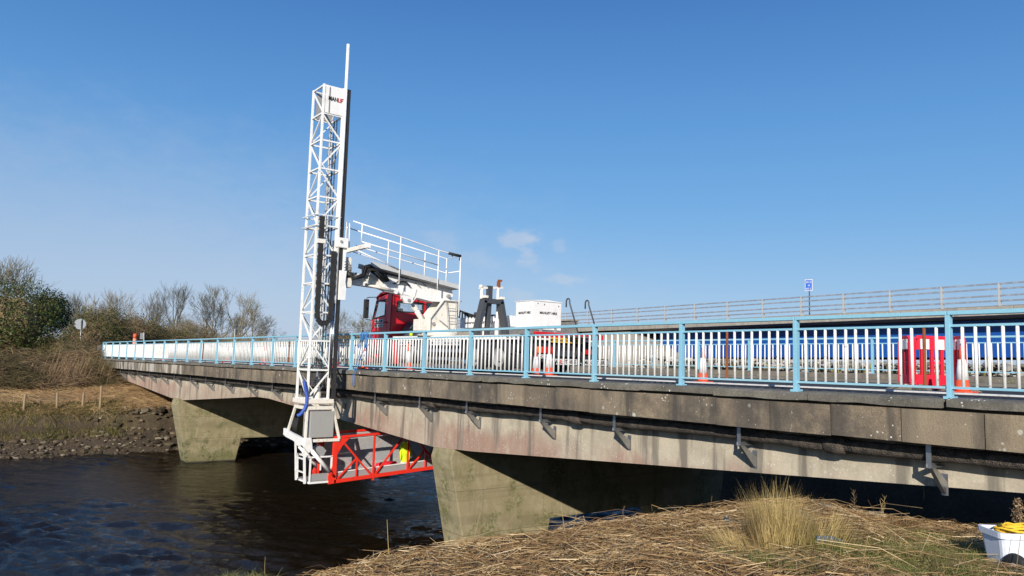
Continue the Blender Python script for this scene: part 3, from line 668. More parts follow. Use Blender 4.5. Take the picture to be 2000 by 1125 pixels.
# ================================================================== inspection truck
truck = thing('inspection_truck', 'red and white inspection truck with tall lattice mast and red platform hung under the bridge', 'truck', (-21, 14.75, bz(-21)))
DZ = .75                                             # deck height
def ring(mb, outer, inner, t):
    """flat frame with an opening; outer and inner are matching loops, t the thickness vector"""
    t = Vector(t); k = len(mb.v); n_ = len(outer)
    for base in (outer, inner): mb.v += [tuple(Vector(p)) for p in base]
    for base in (outer, inner): mb.v += [tuple(Vector(p) + t) for p in base]
    for i in range(n_):
        j = (i + 1) % n_
        mb.f += [(k + i, k + j, k + n_ + j, k + n_ + i), (k + 2 * n_ + i, k + 3 * n_ + i, k + 3 * n_ + j, k + 2 * n_ + j),
                 (k + i, k + 2 * n_ + i, k + 2 * n_ + j, k + j), (k + n_ + i, k + n_ + j, k + 3 * n_ + j, k + 3 * n_ + i)]
    return mb
YN, YF = 13.5, 16.0
XC = -25.2
# --- cab
cabm = MB()
cabm.prism([(-25.2, 2.38), (-25.5, 2.46), (-26.15, 2.40), (-26.42, 2.22), (-26.36, 2.19), (-26.12, 2.35), (-25.5, 2.41), (-25.26, 2.34)], YN + .02, YF - .02, 1)      # roof skin
ring(cabm, [(XC, YN + .03, .62), (XC, YF - .03, .62), (XC, YF - .06, 2.42), (XC, YN + .06, 2.42)], [(XC, 13.80, 1.70), (XC, 14.92, 1.70), (XC, 14.92, 2.07), (XC, 13.80, 2.07)], (-.05, 0, 0))
cab = obj('cab', cabm, 'red_paint', truck, bevel=.012)
# the wall again needs its second window: a dark post between two lights of the rear window
for ys in (YN, YF):
    sgn = 1 if ys == YN else -1
    m = MB(); ring(m, [(-26.80, ys, .25), (XC, ys, .25), (XC, ys + sgn * .05, 2.40), (-26.40, ys + sgn * .05, 2.22)], [(-26.60, ys, 1.42), (-25.60, ys, 1.54), (-25.64, ys + sgn * .04, 2.13), (-26.40, ys + sgn * .04, 2.10)], (0, sgn * .05, 0))
    obj('door', m, 'red_paint', cab, bevel=.01)
    m = MB(); ring(m, [(-26.61, ys - sgn * .004, 1.40), (-25.585, ys - sgn * .004, 1.52), (-25.62, ys + sgn * .036, 2.15), (-26.41, ys + sgn * .036, 2.12)], [(-26.56, ys, 1.45), (-25.63, ys, 1.56), (-25.67, ys + sgn * .04, 2.10), (-26.38, ys + sgn * .04, 2.075)], (0, sgn * .03, 0)); obj('window_seal', m, 'black_rubber', cab)
    m = MB(); m.add([(-26.6, ys + sgn * .03, 1.42), (-25.6, ys + sgn * .03, 1.54), (-25.64, ys + sgn * .06, 2.13), (-26.4, ys + sgn * .06, 2.10)], [(0, 1, 2, 3)]); obj('side_window', m, 'glass_clear', cab)
    obj('door_handle', MB().box((-25.5, ys - sgn * .015, 1.28), (.16, .03, .04)), 'black_rubber', cab)
m = MB(); ring(m, [(-26.80, YN + .05, .3), (-26.80, YF - .05, .3), (-26.42, YF - .08, 2.2), (-26.42, YN + .08, 2.2)], [(-26.72, YN + .15, 1.25), (-26.72, YF - .15, 1.25), (-26.46, YF - .18, 2.1), (-26.46, YN + .18, 2.1)], (.04, 0, 0)); obj('front_panel', m, 'red_paint', cab)
m = MB(); m.add([(-26.71, YN + .15, 1.25), (-26.71, YF - .15, 1.25), (-26.45, YF - .18, 2.1), (-26.45, YN + .18, 2.1)], [(0, 1, 2, 3)]); obj('windscreen', m, 'glass_clear', cab)
m = MB(); m.lohi((-26.95, YN + .02, -.25), (-26.65, YF - .02, .3)); obj('bumper', m, 'red_paint', cab, bevel=.04)
obj('floor', MB().lohi((-26.75, YN + .05, .3), (-25.25, YF - .05, .62)), 'red_paint', cab)
obj('rear_window', MB().add([(XC - .02, 13.80, 1.70), (XC - .02, 14.92, 1.70), (XC - .02, 14.92, 2.07), (XC - .02, 13.80, 2.07)], [(0, 1, 2, 3)]), 'glass_clear', cab)
m = MB(); ring(m, [(XC + .006, 13.77, 1.67), (XC + .006, 14.95, 1.67), (XC + .006, 14.95, 2.10), (XC + .006, 13.77, 2.10)], [(XC, 13.82, 1.72), (XC, 14.90, 1.72), (XC, 14.90, 2.05), (XC, 13.82, 2.05)], (-.03, 0, 0)); obj('window_seal', m, 'black_rubber', cab)
m = MB(); ring(m, [(XC + .004, 15.05, 1.55), (XC + .004, 15.75, 1.55), (XC + .004, 15.75, 2.12), (XC + .004, 15.05, 2.12)], [(XC, 15.09, 1.6), (XC, 15.71, 1.6), (XC, 15.71, 2.08), (XC, 15.09, 2.08)], (-.02, 0, 0)); obj('window_seal', m, 'black_rubber', cab)
obj('rear_window', MB().add([(XC + .006, 15.08, 1.58), (XC + .006, 15.72, 1.58), (XC + .006, 15.72, 2.09), (XC + .006, 15.08, 2.09)], [(0, 1, 2, 3)]), 'glass_dark', cab)
for yy in (13.98, 15.2):
    obj('seat', MB().lohi((-25.65, yy - .22, .9), (-25.48, yy + .24, 1.84)), 'dark_grey_paint', cab, bevel=.05)
    obj('headrest', MB().lohi((-25.62, yy - .13, 1.86), (-25.52, yy + .13, 2.06)), 'dark_grey_paint', cab, bevel=.04)
obj('steering_wheel', MB().tube([(-26.35 + .12 * math.cos(t), 14.1 + .2 * math.sin(t), 1.5 + .14 * math.cos(t)) for t in np.linspace(0, 6.3, 16)], .015, 5), 'black_rubber', cab)
m = MB(); m.prism([(-26.45, 2.2), (-26.55, 2.28), (-26.2, 2.44), (-26.1, 2.42)], YN + .1, YF - .1, 1); obj('sun_visor', m, 'dark_grey_paint', cab)
for k_, z_ in enumerate((1.32, 1.15)):
    obj('name_plate', MB().box((-26.0, YN - .012, z_ + .015 * 1), (.68, .012, .13)), 'line_white', cab)
    text('lettering', ('MANLIFT HIRE', '045-892 277')[k_], .105, (-26.31, YN - .021, z_ - .025), (1, 0, 0), (0, 0, 1), 'black_print', cab, width=.60)
for ys, s_ in ((YN, -1), (YF, 1)):
    mi = obj('mirror', MB().lohi((-26.98, ys + s_ * .02, 1.46), (-26.86, ys + s_ * .22, 2.2)), 'black_rubber', cab, bevel=.03)
    m = MB(); m.tube([(-26.35, ys, 2.26), (-26.75, ys + s_ * .10, 2.27), (-26.92, ys + s_ * .12, 2.24)], .017, 6); m.tube([(-26.62, ys, 1.38), (-26.8, ys + s_ * .1, 1.40), (-26.92, ys + s_ * .12, 1.44)], .017, 6); obj('mirror_arm', m, 'black_rubber', cab)
obj('roof_lamp', MB().lohi((-26.15, 13.62, 2.40), (-26.0, 13.8, 2.47)), 'black_rubber', cab)
m = MB(); m.prism([(13.95, .70), (14.0, 1.05), (14.24, 1.30), (15.7, 1.30), (15.7, .70)], -25.15, -24.55, 0); obj('oil_tank', m, 'dark_grey_paint', truck, bevel=.012)
m = MB(); m.bar((-24.54, 14.0, 1.06), (-24.54, 14.24, 1.31), .02); m.bar((-24.54, 14.24, 1.31), (-24.54, 15.1, 1.31), .02); obj('tank_trim', m, 'cream_paint', truck)
obj('marker_lamp', MB().box((-24.35, 13.95, .84), (.06, .08, .10)), 'hi_vis', truck)
# --- chassis, deck, wheels
m = MB(); m.lohi((-26.2, 14.2, -.02), (-16.75, 14.32, .28)); m.lohi((-26.2, 15.2, -.02), (-16.75, 15.32, .28)); m.lohi((-24.8, 13.7, .28), (-16.8, 15.85, .60))
m.lohi((-21.2, 14.3, -.25), (-17, 15.2, .0)); obj('chassis', m, 'black_rubber', truck)
obj('deck', MB().lohi((-24.9, YN, .60), (-16.65, YF, .745)), 'cream_paint', truck, bevel=.01)
m = MB(); m.lohi((-24.9, YN - .015, .615), (-17.3, YN, .735)); obj('side_rail', m, 'white_paint', truck)
text('lettering', 'MANLIFT HIRE', .085, (-17.95, YN - .018, .645), (1, 0, 0), (0, 0, 1), 'black_print', truck, width=.6)
m = MB(); m.lohi((-17.3, YN - .01, .60), (-16.62, YN + .02, .76)); obj('corner_plate', m, 'dark_grey_paint', truck)
for a, b, tx in ((-24.5, -23.55, 'MANLIFT HIRE'), (-22.3, -21.5, '1800 43 37'), (-21.42, -20.4, 'MANLIFT.IE')):
    obj('side_plate', MB().lohi((a, YN + .01, .43), (b, YN + .03, .59)), 'line_white', truck)
    text('lettering', tx, .12, (a + .05, YN + .004, .465), (1, 0, 0), (0, 0, 1), 'black_print', truck, width=b - a - .1)
m = MB(); m.lohi((-24.95, YN + .02, -.25), (-24.45, YN + .08, .56)); obj('mudguard', m, 'red_paint', truck)
m = MB(); m.lohi((-24.4, YN + .05, -.10), (-23.5, YN + .5, .40)); obj('fuel_tank', m, 'mid_grey_paint', truck, bevel=.06)
m = MB()
for z_ in (.20, -.06, -.30):
    m.lohi((-22.8, YN + .02, z_), (-20.35, YN + .05, z_ + .10))
obj('side_guard', m, 'steel_galv', truck)
obj('battery_box', MB().lohi((-23.2, YN + .1, -.12), (-22.9, YN + .5, .45)), 'dark_grey_paint', truck); obj('tool_box', MB().lohi((-17.6, YN + .1, -.2), (-17.0, YN + .4, .2)), 'dark_grey_paint', truck)
def wheel(x, y, s_):
    w = thing('wheel', None, None, (0, 0, 0)); w.parent = truck; zc = bz(x) + .50; w.location = Vector((x, y, zc)) - truck.location
    prof = [(.30, -.15), (.44, -.155), (.49, -.12), (.50, 0), (.49, .12), (.44, .155), (.30, .15)]
    def lathe(pr, n_=28):
        m = MB()
        for r_, t_ in pr:
            for j in range(n_): a = 2 * math.pi * j / n_; m.v.append((x + r_ * math.cos(a), y + t_, zc + r_ * math.sin(a)))
        for i in range(len(pr) - 1):
            for j in range(n_): m.f.append((i * n_ + j, i * n_ + (j + 1) % n_, (i + 1) * n_ + (j + 1) % n_, (i + 1) * n_ + j))
        return m
    obj('tyre', lathe(prof + [(.30, -.15)]), 'black_rubber', w, True)
    obj('rim', lathe([(.30, -.14), (.27, -.05), (.16, -.04), (.13, -.12), (.02, -.12), (.02, .12), (.13, .12), (.16, .04), (.27, .05), (.30, .14)]), 'mid_grey_paint', w, False)
for x in (-25.3, -19.65, -18.35):
    for y, s_ in ((YN + .17, -1), (YF - .17, 1)): wheel(x, y, s_)
m = MB()
for x in (-19.65, -18.35):
    for y0 in (YN + .02, YF - .34):
        m.sweep([[(x + .56 * math.cos(t), yy, bz(x) + .50 + .56 * math.sin(t)) for yy in (y0, y0 + .32)] + [(x + .53 * math.cos(t), yy, bz(x) + .50 + .53 * math.sin(t)) for yy in (y0 + .32, y0)] for t in np.linspace(.2, 2.94, 9)])
obj('mudguard', m, 'dark_grey_paint', truck)
# --- rear end
XRr = -16.62
obj('rear_beam', MB().lohi((XRr - .1, YN + .02, .68), (XRr + .02, YF + .15, .83)), 'red_paint', truck, bevel=.01)
obj('warning_board', MB().lohi((XRr + .02, 14.0, .545), (XRr + .045, 15.35, .68)), 'yellow_sign', truck)
text('lettering', 'MOTORWAY MAINTENANCE', .11, (XRr + .052, 14.03, .575), (0, 1, 0), (0, 0, 1), 'black_print', truck, width=1.28)
m = MB(); m.lohi((XRr - .12, YN + .05, -.02), (XRr - .02, YF, .48)); obj('rear_panel', m, 'black_rubber', truck)
for y0, y1, mt in ((13.58, 13.74, 'lamp_orange'), (13.75, 14.16, 'lamp_red'), (15.35, 15.9, 'lamp_red')):
    obj('rear_lamp', MB().lohi((XRr - .02, y0, .23), (XRr + .05, y1, .41)), mt, truck, bevel=.01)
obj('number_plate', MB().lohi((XRr, 13.60, .08), (XRr + .015, 14.02, .19)), 'line_white', truck)
text('lettering', '- C 20', .09, (XRr + .02, 13.64, .10), (0, 1, 0), (0, 0, 1), 'black_print', truck, width=.32)
for y0 in (14.07, 15.30):
    obj('name_board', MB().lohi((XRr + .02, y0, -.09), (XRr + .04, y0 + 1.03, .09)), 'line_white', truck)
    m = MB(); ring(m, [(XRr + .035, y0 - .02, -.11), (XRr + .035, y0 + 1.05, -.11), (XRr + .035, y0 + 1.05, .11), (XRr + .035, y0 - .02, .11)], [(XRr + .035, y0 + .01, -.085), (XRr + .035, y0 + 1.02, -.085), (XRr + .035, y0 + 1.02, .085), (XRr + .035, y0 + .01, .085)], (.012, 0, 0)); obj('board_edge', m, 'black_print', truck)
    text('lettering', 'MANLIFT HIRE', .16, (XRr + .046, y0 + .06, -.055), (0, 1, 0), (0, 0, 1), 'black_print', truck, [(-9, .225, 'black_print'), (.225, .50, 'red_print'), (.50, 9, 'black_print')], width=.90)
m = MB(); m.tube([(XRr, 15.0, .1), (XRr + .12, 15.0, .25), (XRr + .05, 15.1, .42)], .03, 6); m.lohi((XRr, 14.3, .15), (XRr + .06, 15.2, .32)); obj('tow_hitch', m, 'dark_grey_paint', truck)
for yy in (14.60, 15.35):
    pts = [(-15.98, yy, .72), (-16.42, yy, 1.70)] + [(-16.42 - .07 + .075 * math.cos(t), yy, 1.74 + .09 * math.sin(t)) for t in np.linspace(.1, 3.1, 7)] + [(-16.565, yy, 1.58)]
    obj('hand_hook', MB().tube(pts, .022, 8), 'dark_grey_paint', truck, True)
    obj('step_stile', MB().bar((-16.55, yy, .75), (-15.9, yy, .70), .05), 'dark_grey_paint', truck)
m = MB(); m.lohi((-16.6, 14.6, .70), (-16.0, 15.35, .72)); obj('rear_step', m, 'mesh_steel', truck)
# --- stores box
obj('stores_box', MB().lohi((-17.95, 13.82, .92), (-17.15, 14.93, 1.74)), 'white_paint', truck, bevel=.012)
m = MB(); m.prism([(13.80, 1.745), (14.95, 1.745), (14.95, 1.76), (14.37, 1.80), (13.80, 1.76)], -17.97, -17.13, 0); obj('box_lid', m, 'white_paint', truck)
m = MB()
for y_, z_ in ((14.1, .9), (14.65, .9)): m.lohi((-17.16, y_, .76), (-17.10, y_ + .06, .98))
obj('box_latch', m, 'mid_grey_paint', truck)
text('lettering', 'MANLIFT HIRE', .10, (-17.80, 13.812, 1.37), (1, 0, 0), (0, 0, 1), 'black_print', truck, width=.56)
text('lettering', 'MANLIFT HIRE', .10, (-17.138, 14.08, 1.38), (0, 1, 0), (0, 0, 1), 'black_print', truck, width=.66)
for p_ in ((-17.138, 14.25, 1.66), (-17.138, 14.8, 1.64), (-17.138, 14.0, 1.68)): obj('box_eye', MB().cyl(p_, (p_[0] + .01, p_[1], p_[2]), .018, 8), 'steel_galv', truck)
# --- counterweight box with web address
obj('equipment_box', MB().lohi((-23.4, 15.45, 1.12), (-20.3, 15.95, 1.50)), 'white_paint', truck, bevel=.015)
m = MB(); m.lohi((-22.0, 15.5, 1.5), (-21.4, 15.9, 1.57)); m.lohi((-22.6, 15.5, 1.5), (-22.3, 15.8, 1.68)); obj('engine_top', m, 'dark_grey_paint', truck)
text('lettering', 'www.manlift.ie', .15, (-23.1, 15.44, 1.26), (1, 0, 0), (0, 0, 1), 'black_print', truck, width=1.95)
m = MB()
for i in range(7): m.tube([(-23.4 + .2 * i, 15.4, 1.5), (-23.2 + .1 * i, 15.3 + .03 * i, 1.75 - .03 * i), (-22.9 + .12 * i, 15.5, 1.52)], .03, 6)
obj('hoses', m, 'black_rubber', truck, True)
obj('jib_rest', MB().lohi((-21.6, 15.2, .745), (-20.6, 15.5, .98)), 'cream_paint', truck)
# --- A-frame rest and posts
for xx in (-20.0,):
    m = MB(); w_ = .26
    m.bar((xx, 13.80, .745), (xx, 14.08, 1.90), w_, .15, (0, 1, 0)); m.bar((xx, 15.02, .745), (xx, 14.74, 1.90), w_, .15, (0, 1, 0)); m.bar((xx, 14.02, 1.885), (xx, 14.80, 1.885), .26, .15)
    m.bar((xx - .1, 14.32, .745), (xx - .1, 14.36, 1.85), .15, .14, (0, 1, 0))
    obj('rest_frame', m, 'dark_grey_paint', truck, bevel=.01)
for y_ in (14.06, 14.72): obj('rest_pad', MB().lohi((-20.0, y_ - .07, 1.965), (-19.8, y_ + .07, 2.05)), 'cream_paint', truck, bevel=.01)
for y_, r_, zt in ((14.20, .05, 2.30), (14.86, .045, 2.36)):
    m = MB(); m.cyl((-20.3, y_, .745), (-20.3, y_, zt), r_, 12)
    if y_ > 14.5: m.cyl((-20.3, y_, .745), (-20.3, y_, 1.35), .075, 12)
    obj('lamp_post', m, 'white_paint', truck, True)
obj('top_bar', MB().bar((-20.3, 14.10, 2.32), (-20.3, 15.05, 2.40), .06, .07), 'cream_paint', truck)
obj('top_cap', MB().cyl((-20.3, 14.17, 2.36), (-20.3, 14.17, 2.42), .07, 10), 'cream_paint', truck)
obj('cable_post', MB().lohi((-20.36, 14.42, 1.95), (-20.24, 14.60, 2.42)), 'dark_grey_paint', truck)
m = MB(); m.lohi((-20.34, 14.83, 2.40), (-20.26, 14.93, 2.60)); m.lohi((-20.34, 14.86, 2.60), (-20.26, 15.0, 2.66)); obj('clamp', m, 'rust', truck)
# --- slewing turret
obj('slew_ring', MB().cyl((-22.6, 14.0, .745), (-22.6, 14.0, .90), .72, 32), 'cream_paint', truck, True)
tp = [(13.45, .88), (13.45, 1.34), (13.97, 2.0), (14.62, 2.0), (14.60, .88)]
for xa, xb in ((-22.36, -22.30), (-22.90, -22.84)): obj('turret_plate', MB().prism(tp, xa, xb, 0), 'cream_paint', truck, bevel=.006)
m = MB(); m.bar((-22.26, 13.45, 1.34), (-22.26, 13.97, 2.0), .10, .03); m.bar((-22.26, 13.45, .9), (-22.26, 13.45, 1.34), .10, .03, (0, 1, 0)); m.bar((-22.26, 13.97, 2.0), (-22.26, 14.70, 2.0), .14, .03); obj('turret_flange', m, 'cream_paint', truck)
m = MB(); m.lohi((-22.84, 13.75, .90), (-22.36, 14.60, 1.75)); obj('turret_core', m, 'cream_paint', truck)
obj('turret_foot', MB().lohi((-22.72, 13.08, .90), (-22.30, 13.44, 1.30)), 'cream_paint', truck, bevel=.02)
obj('turret_pin', MB().cyl((-22.28, 13.62, 1.16), (-22.25, 13.62, 1.16), .06, 14), 'mid_grey_paint', truck)
obj('boom_pin', MB().cyl((-22.95, 14.22, 2.16), (-22.27, 14.22, 2.16), .06, 14), 'mid_grey_paint', truck)
lad = obj('turret_ladder', MB().tube([(-22.16, 14.02, 2.0), (-22.16, 14.10, 1.55), (-22.16, 14.15, 1.05), (-22.2, 14.2, 1.0), (-22.2, 14.38, 1.0), (-22.16, 14.43, 1.05), (-22.16, 14.44, 2.0)], .014, 6), 'mid_grey_paint', truck)
for z_ in (1.72, 1.48, 1.27): obj('rung', MB().tube([(-22.16, 14.07 + (1.9 - z_) * .08, z_), (-22.16, 14.435, z_)], .014, 6), 'mid_grey_paint', lad)
obj('ladder_stay', MB().bar((-22.24, 13.83, 1.30), (-22.18, 14.16, 1.08), .03), 'mid_grey_paint', truck)
obj('black_cover', MB().lohi((-22.8, 14.62, 1.45), (-22.4, 14.72, 1.98)), 'black_rubber', truck, bevel=.03)
# --- boom
m = MB().prism([(11.40, 2.74), (14.20, 2.46), (14.40, 2.38), (14.46, 2.2), (14.36, 2.0), (14.15, 1.95), (13.60, 1.93), (11.96, 2.16), (11.66, 2.24)], -22.82, -22.40, 0)
boom = obj('boom', m, 'white_paint', truck, bevel=.012)
obj('boom_inner_stage', MB().prism([(10.20, 2.62), (11.75, 2.66), (12.0, 2.22), (10.25, 2.30)], -22.76, -22.46, 0), 'white_paint', boom, bevel=.01)
m = MB(); m.prism([(10.95, 2.58), (11.22, 2.66), (11.55, 2.40), (11.75, 2.20), (11.35, 2.22), (11.18, 2.36)], -22.46, -22.40, 0); obj('boom_gusset', m, 'cream_paint', boom)
for a, b in (((12.45, 2.32), (12.38, 1.92)), ((12.95, 2.30), (12.85, 1.92))): obj('boom_rib', MB().bar((-22.385, *a), (-22.385, *b), .03, .03, (0, 1, 0)), 'cream_paint', boom)
m = MB().prism([(12.36, 2.08), (12.98, 2.02), (12.80, 1.80), (12.55, 1.80)], -22.50, -22.37, 0); obj('ram_lug', m, 'white_paint', boom, bevel=.01)
obj('lug_pin', MB().cyl((-22.37, 12.68, 1.90), (-22.345, 12.68, 1.90), .06, 14), 'mid_grey_paint', boom)
for a, b in (((11.75, 2.14), (12.25, 2.10)), ((13.20, 2.52), (13.40, 2.40)), ((12.9, 2.52), (13.1, 2.38))): obj('boom_bracket', MB().bar((-22.39, *a), (-22.36, *b), .04, .025), 'mid_grey_paint', boom)
obj('telescope_ram', MB().tube([(-22.37, 11.05, 2.31), (-22.37, 12.10, 2.17)], .045, 10), 'cream_paint', boom, True)
obj('ram_eye', MB().cyl((-22.40, 12.16, 2.16), (-22.33, 12.16, 2.16), .085, 14), 'white_paint', boom)
rm = obj('lift_ram', MB().tube([(-22.43, 12.96, 1.66), (-22.43, 13.42, 1.06)], .088, 16), 'cream_paint', truck, True)
obj('ram_rod', MB().tube([(-22.43, 12.76, 1.90), (-22.43, 12.98, 1.63)], .05, 12), 'dark_grey_paint', rm, True)
obj('ram_gland', MB().tube([(-22.43, 12.92, 1.71), (-22.43, 13.0, 1.61)], .105, 16), 'cream_paint', rm)
obj('ram_clevis', MB().tube([(-22.43, 13.38, 1.11), (-22.43, 13.46, 1.0)], .10, 16), 'mid_grey_paint', rm)
# hoses at the boom head
rnd = random.Random(11); m = MB()
for i in range(9):
    o_ = rnd.uniform(-.05, .05); x_ = -22.30 + rnd.uniform(-.06, .04)
    m.tube([(x_, 10.15 + .04 * i, 2.85 - .03 * i), (x_ + .03, 10.25 + o_, 2.50), (x_, 10.55 + o_, 2.42 + o_), (x_ - .02, 10.9 + .02 * i, 2.62 + o_), (x_, 10.85 + .03 * i, 2.90 - .02 * i), (x_ + .02, 11.05 + .04 * i, 2.88 - .03 * i), (x_, 11.4 + .03 * i, 2.62 - .02 * i), (x_, 11.62 + .02 * i, 2.45)], .017, 6)
for i in range(4):
    m.tube([(-22.3, 12.0 + .03 * i, 2.40), (-22.28, 12.2, 2.47 + .02 * i), (-22.28, 12.5, 2.47 + .015 * i), (-22.3, 12.62 + .02 * i, 2.38)], .012, 6)
for i in range(4): m.tube([(-22.2, 10.12, 2.9 - .1 * i), (-22.12, 10.30, 2.98 - .08 * i), (-22.12, 10.42, 2.75 - .08 * i), (-22.2, 10.25, 2.5)], .012, 6)
obj('hydraulic_hoses', m, 'black_rubber', boom, True)
# --- walkway along the boom
obj('boom_head', MB().lohi((-22.72, 10.24, 2.30), (-22.30, 10.52, 3.12)), 'cream_paint', boom, bevel=.03)
m = MB(); rnd = random.Random(19)
for i in range(12):
    o_ = rnd.uniform(-.06, .06); x_ = -22.02 + rnd.uniform(-.06, .06); m.tube([(x_ - .1, 10.28 + .03 * i, 2.62), (x_, 10.45 + o_, 2.42 + o_), (x_, 10.72 + .02 * i, 2.55 + o_), (x_ - .02, 10.80 + .025 * i, 2.86 - .01 * i), (x_, 10.98 + .03 * i, 2.92 - .02 * i), (x_, 11.22 + .03 * i, 2.70 + o_), (x_ - .1, 11.55 + .02 * i, 2.46 + o_ * .5)], .019, 6)
obj('hose_bundle', m, 'black_rubber', boom, True)
wk = obj('walkway', MB().bar((-22.5, 11.05, 2.90), (-22.5, 14.45, 2.42), .86, .06, (0, 0, 1)), 'mesh_steel', truck)
for x_ in (-22.05, -22.95):
    for a, b in ((11.05, 12.15), (12.17, 13.3), (13.32, 14.45)):
        za, zb = 2.96 - .141 * (a - 11.05), 2.96 - .141 * (b - 11.05); obj('toe_board', MB().bar((x_, a, za), (x_, b, zb), .02, .15), 'mesh_grey', wk)
def zt(y, z0=4.24): return z0 - .172 * (y - 10.34)
NX, FX = -22.0, -22.9
hr = []
def rail(nm, pts, r_=.021, mat='white_paint'): obj(nm, MB().tube(pts, r_, 8), mat, wk, True)
rail('handrail', [(NX, 10.34, 4.24), (NX, 12.07, 3.94), (NX, 13.55, 3.66), (NX, 14.45, 3.56), (FX, 14.45, 3.56), (FX, 10.5, 4.18)])
rail('knee_rail', [(NX, 10.66, 3.62), (NX, 12.07, 3.40), (NX, 13.57, 3.15)]); rail('knee_rail', [(FX, 10.9, 3.62), (FX, 12.1, 3.40), (FX, 14.45, 3.03), (NX, 14.45, 3.03)], .018)
for y_, a, b in ((10.66, 4.18, 3.60), (12.07, 3.93, 2.42), (13.55, 3.65, 2.30), (14.45, 3.56, 1.46)): rail('post', [(NX, y_, a), (NX, y_ + .0, b)], .022)
for y_, a, b in ((12.1, 3.90, 2.8), (13.55, 3.66, 2.6), (14.45, 3.56, 2.45)): rail('post', [(FX, y_, a), (FX, y_, b)], .020)
rail('stay_rail', [(NX, 10.55, 3.32), (NX, 12.05, 2.86)]); rail('stay_rail', [(FX, 10.7, 3.42), (FX, 12.1, 3.14)], .016)
m = MB().tube([(NX, 13.95, 3.61), (NX, 14.2, 3.58), (NX, 14.45, 3.56)], .05, 8); m.tube([(NX, 14.05, 3.6), (NX + .02, 14.1, 3.50)], .02, 5); m.tube([(NX, 14.42, 3.55), (NX, 14.40, 3.40)], .02, 5); obj('black_wrap', m, 'black_rubber', wk, True)
rail('gate_post', [(-22.25, 10.22, 4.22), (-22.25, 10.24, 3.35)], .028, 'cream_paint'); rail('gate_post', [(-22.25, 10.34, 4.2), (-22.25, 10.36, 3.4)], .02)

# --- lattice mast
AX, BX, YA, YB_ = -23.03, -22.2, 9.22, 9.88
mast = thing('lattice_mast', None, None); mast.parent = truck; mast.location = Vector((-22.6, 9.55, -1.4)) - truck.location
LV = [8.46, 7.56, 6.70, 5.80, 4.90, 4.00, 3.08, 2.20, 1.30, .42, -.47, -1.36]
for x_, y_ in ((AX, YA), (BX, YA), (AX, YB_), (BX, YB_)):
    obj('chord', MB().bar((x_, y_, -1.45), (x_, y_, 8.5), .068, .068, (0, 1, 0)), 'white_mast', mast, bevel=.006)
for i, z_ in enumerate(LV):
    w_ = .05
    for a, b in (((AX, YA), (BX, YA)), ((BX, YA), (BX, YB_)), ((AX, YB_), (BX, YB_)), ((AX, YA), (AX, YB_))):
        if 1 < i and a == (BX, YA) and i in ():
            continue
        obj('strut', MB().bar((*a, z_), (*b, z_), w_), 'white_mast', mast)
for i in range(len(LV) - 1):
    t_, b_ = LV[i] - .04, LV[i + 1] + .04; s_ = i % 2
    # outer face towards the river
    p, q = ((AX, YA), (BX, YA)) if s_ == 0 else ((BX, YA), (AX, YA))
    obj('brace', MB().bar((*p, t_), (*q, b_), .043), 'white_mast', mast)
    p, q = ((BX, YA), (BX, YB_)) if s_ == 1 else ((BX, YB_), (BX, YA))
    if i > 0: obj('brace', MB().bar((*p, t_), (*q, b_), .043), 'white_mast', mast)
    p, q = ((AX, YA), (AX, YB_)) if s_ == 0 else ((AX, YB_), (AX, YA))
    obj('brace', MB().bar((*p, t_), (*q, b_), .034), 'white_mast', mast)
    p, q = ((AX, YB_), (BX, YB_)) if s_ == 1 else ((BX, YB_), (AX, YB_))
    obj('brace', MB().bar((*p, t_), (*q, b_), .034), 'white_mast', mast)
m = MB().lohi((BX + .035, YA + .05, 7.58), (BX + .05, YB_ + .02, 8.44)); obj('name_panel', m, 'white_paint', mast)
obj('panel_strip', MB().lohi((BX + .05, YA + .16, 7.6), (BX + .06, YA + .20, 8.42)), 'mesh_steel', mast)
text('lettering', 'MANLIFT', .19, (BX + .066, YA + .13, 8.0), (0, 1, 0), (0, 0, 1), 'black_print', mast, [(-9, .315, 'black_print'), (.315, 9, 'red_print')], width=.57)
obj('back_panel', MB().lohi((AX + .04, YA + .1, 7.58), (AX + .055, YB_, 8.44)), 'mid_grey_paint', mast)
m = MB(); m.cyl((BX + .06, 9.93, 1.75), (BX + .06, 9.93, 9.97), .052, 14); obj('mast_tube', m, 'white_mast', mast, True)
m = MB(); m.cyl((BX + .06, 9.90, 1.60), (BX + .06, 9.90, 1.85), .068, 12); obj('tube_socket', m, 'cream_paint', mast)
for y_, r_ in ((9.86, .02), (9.92, .024)): obj('slide_rod', MB().cyl((BX + .06, y_, -.7), (BX + .06, y_, 1.7), r_, 10), 'chrome', mast, True)
obj('guide_rail', MB().lohi((BX - .02, 10.0, -1.42), (BX + .05, 10.11, 8.5)), 'black_rubber', mast)
obj('cable_trunk', MB().cyl((-22.62, 9.80, -.4), (-22.62, 9.80, 7.5), .022, 8), 'dark_grey_paint', mast, True)
obj('cable_trunk', MB().cyl((-22.50, 9.84, .2), (-22.50, 9.84, 7.5), .016, 8), 'black_rubber', mast, True)
ml = obj('mast_ladder', MB().bar((-22.92, 9.78, -1.3), (-22.92, 9.78, 7.6), .018), 'mid_grey_paint', mast)
for z_ in np.arange(-1.1, 7.5, .30): obj('rung', MB().bar((-22.92, 9.78, z_), (-22.62, 9.78, z_), .016), 'mid_grey_paint', mast)
# collars
for z_ in (3.98, 4.32):
    m = MB(); e = .09
    for a, b in (((AX - e, YA - e), (BX + e, YA - e)), ((BX + e, YA - e), (BX + e, YB_ + e)), ((AX - e, YA - e), (AX - e, YB_ + e)), ((AX - e, YB_ + e), (BX + e, YB_ + e))): m.tube([(*a, z_), (*b, z_)], .018, 6)
    obj('collar', m, 'white_mast', mast)
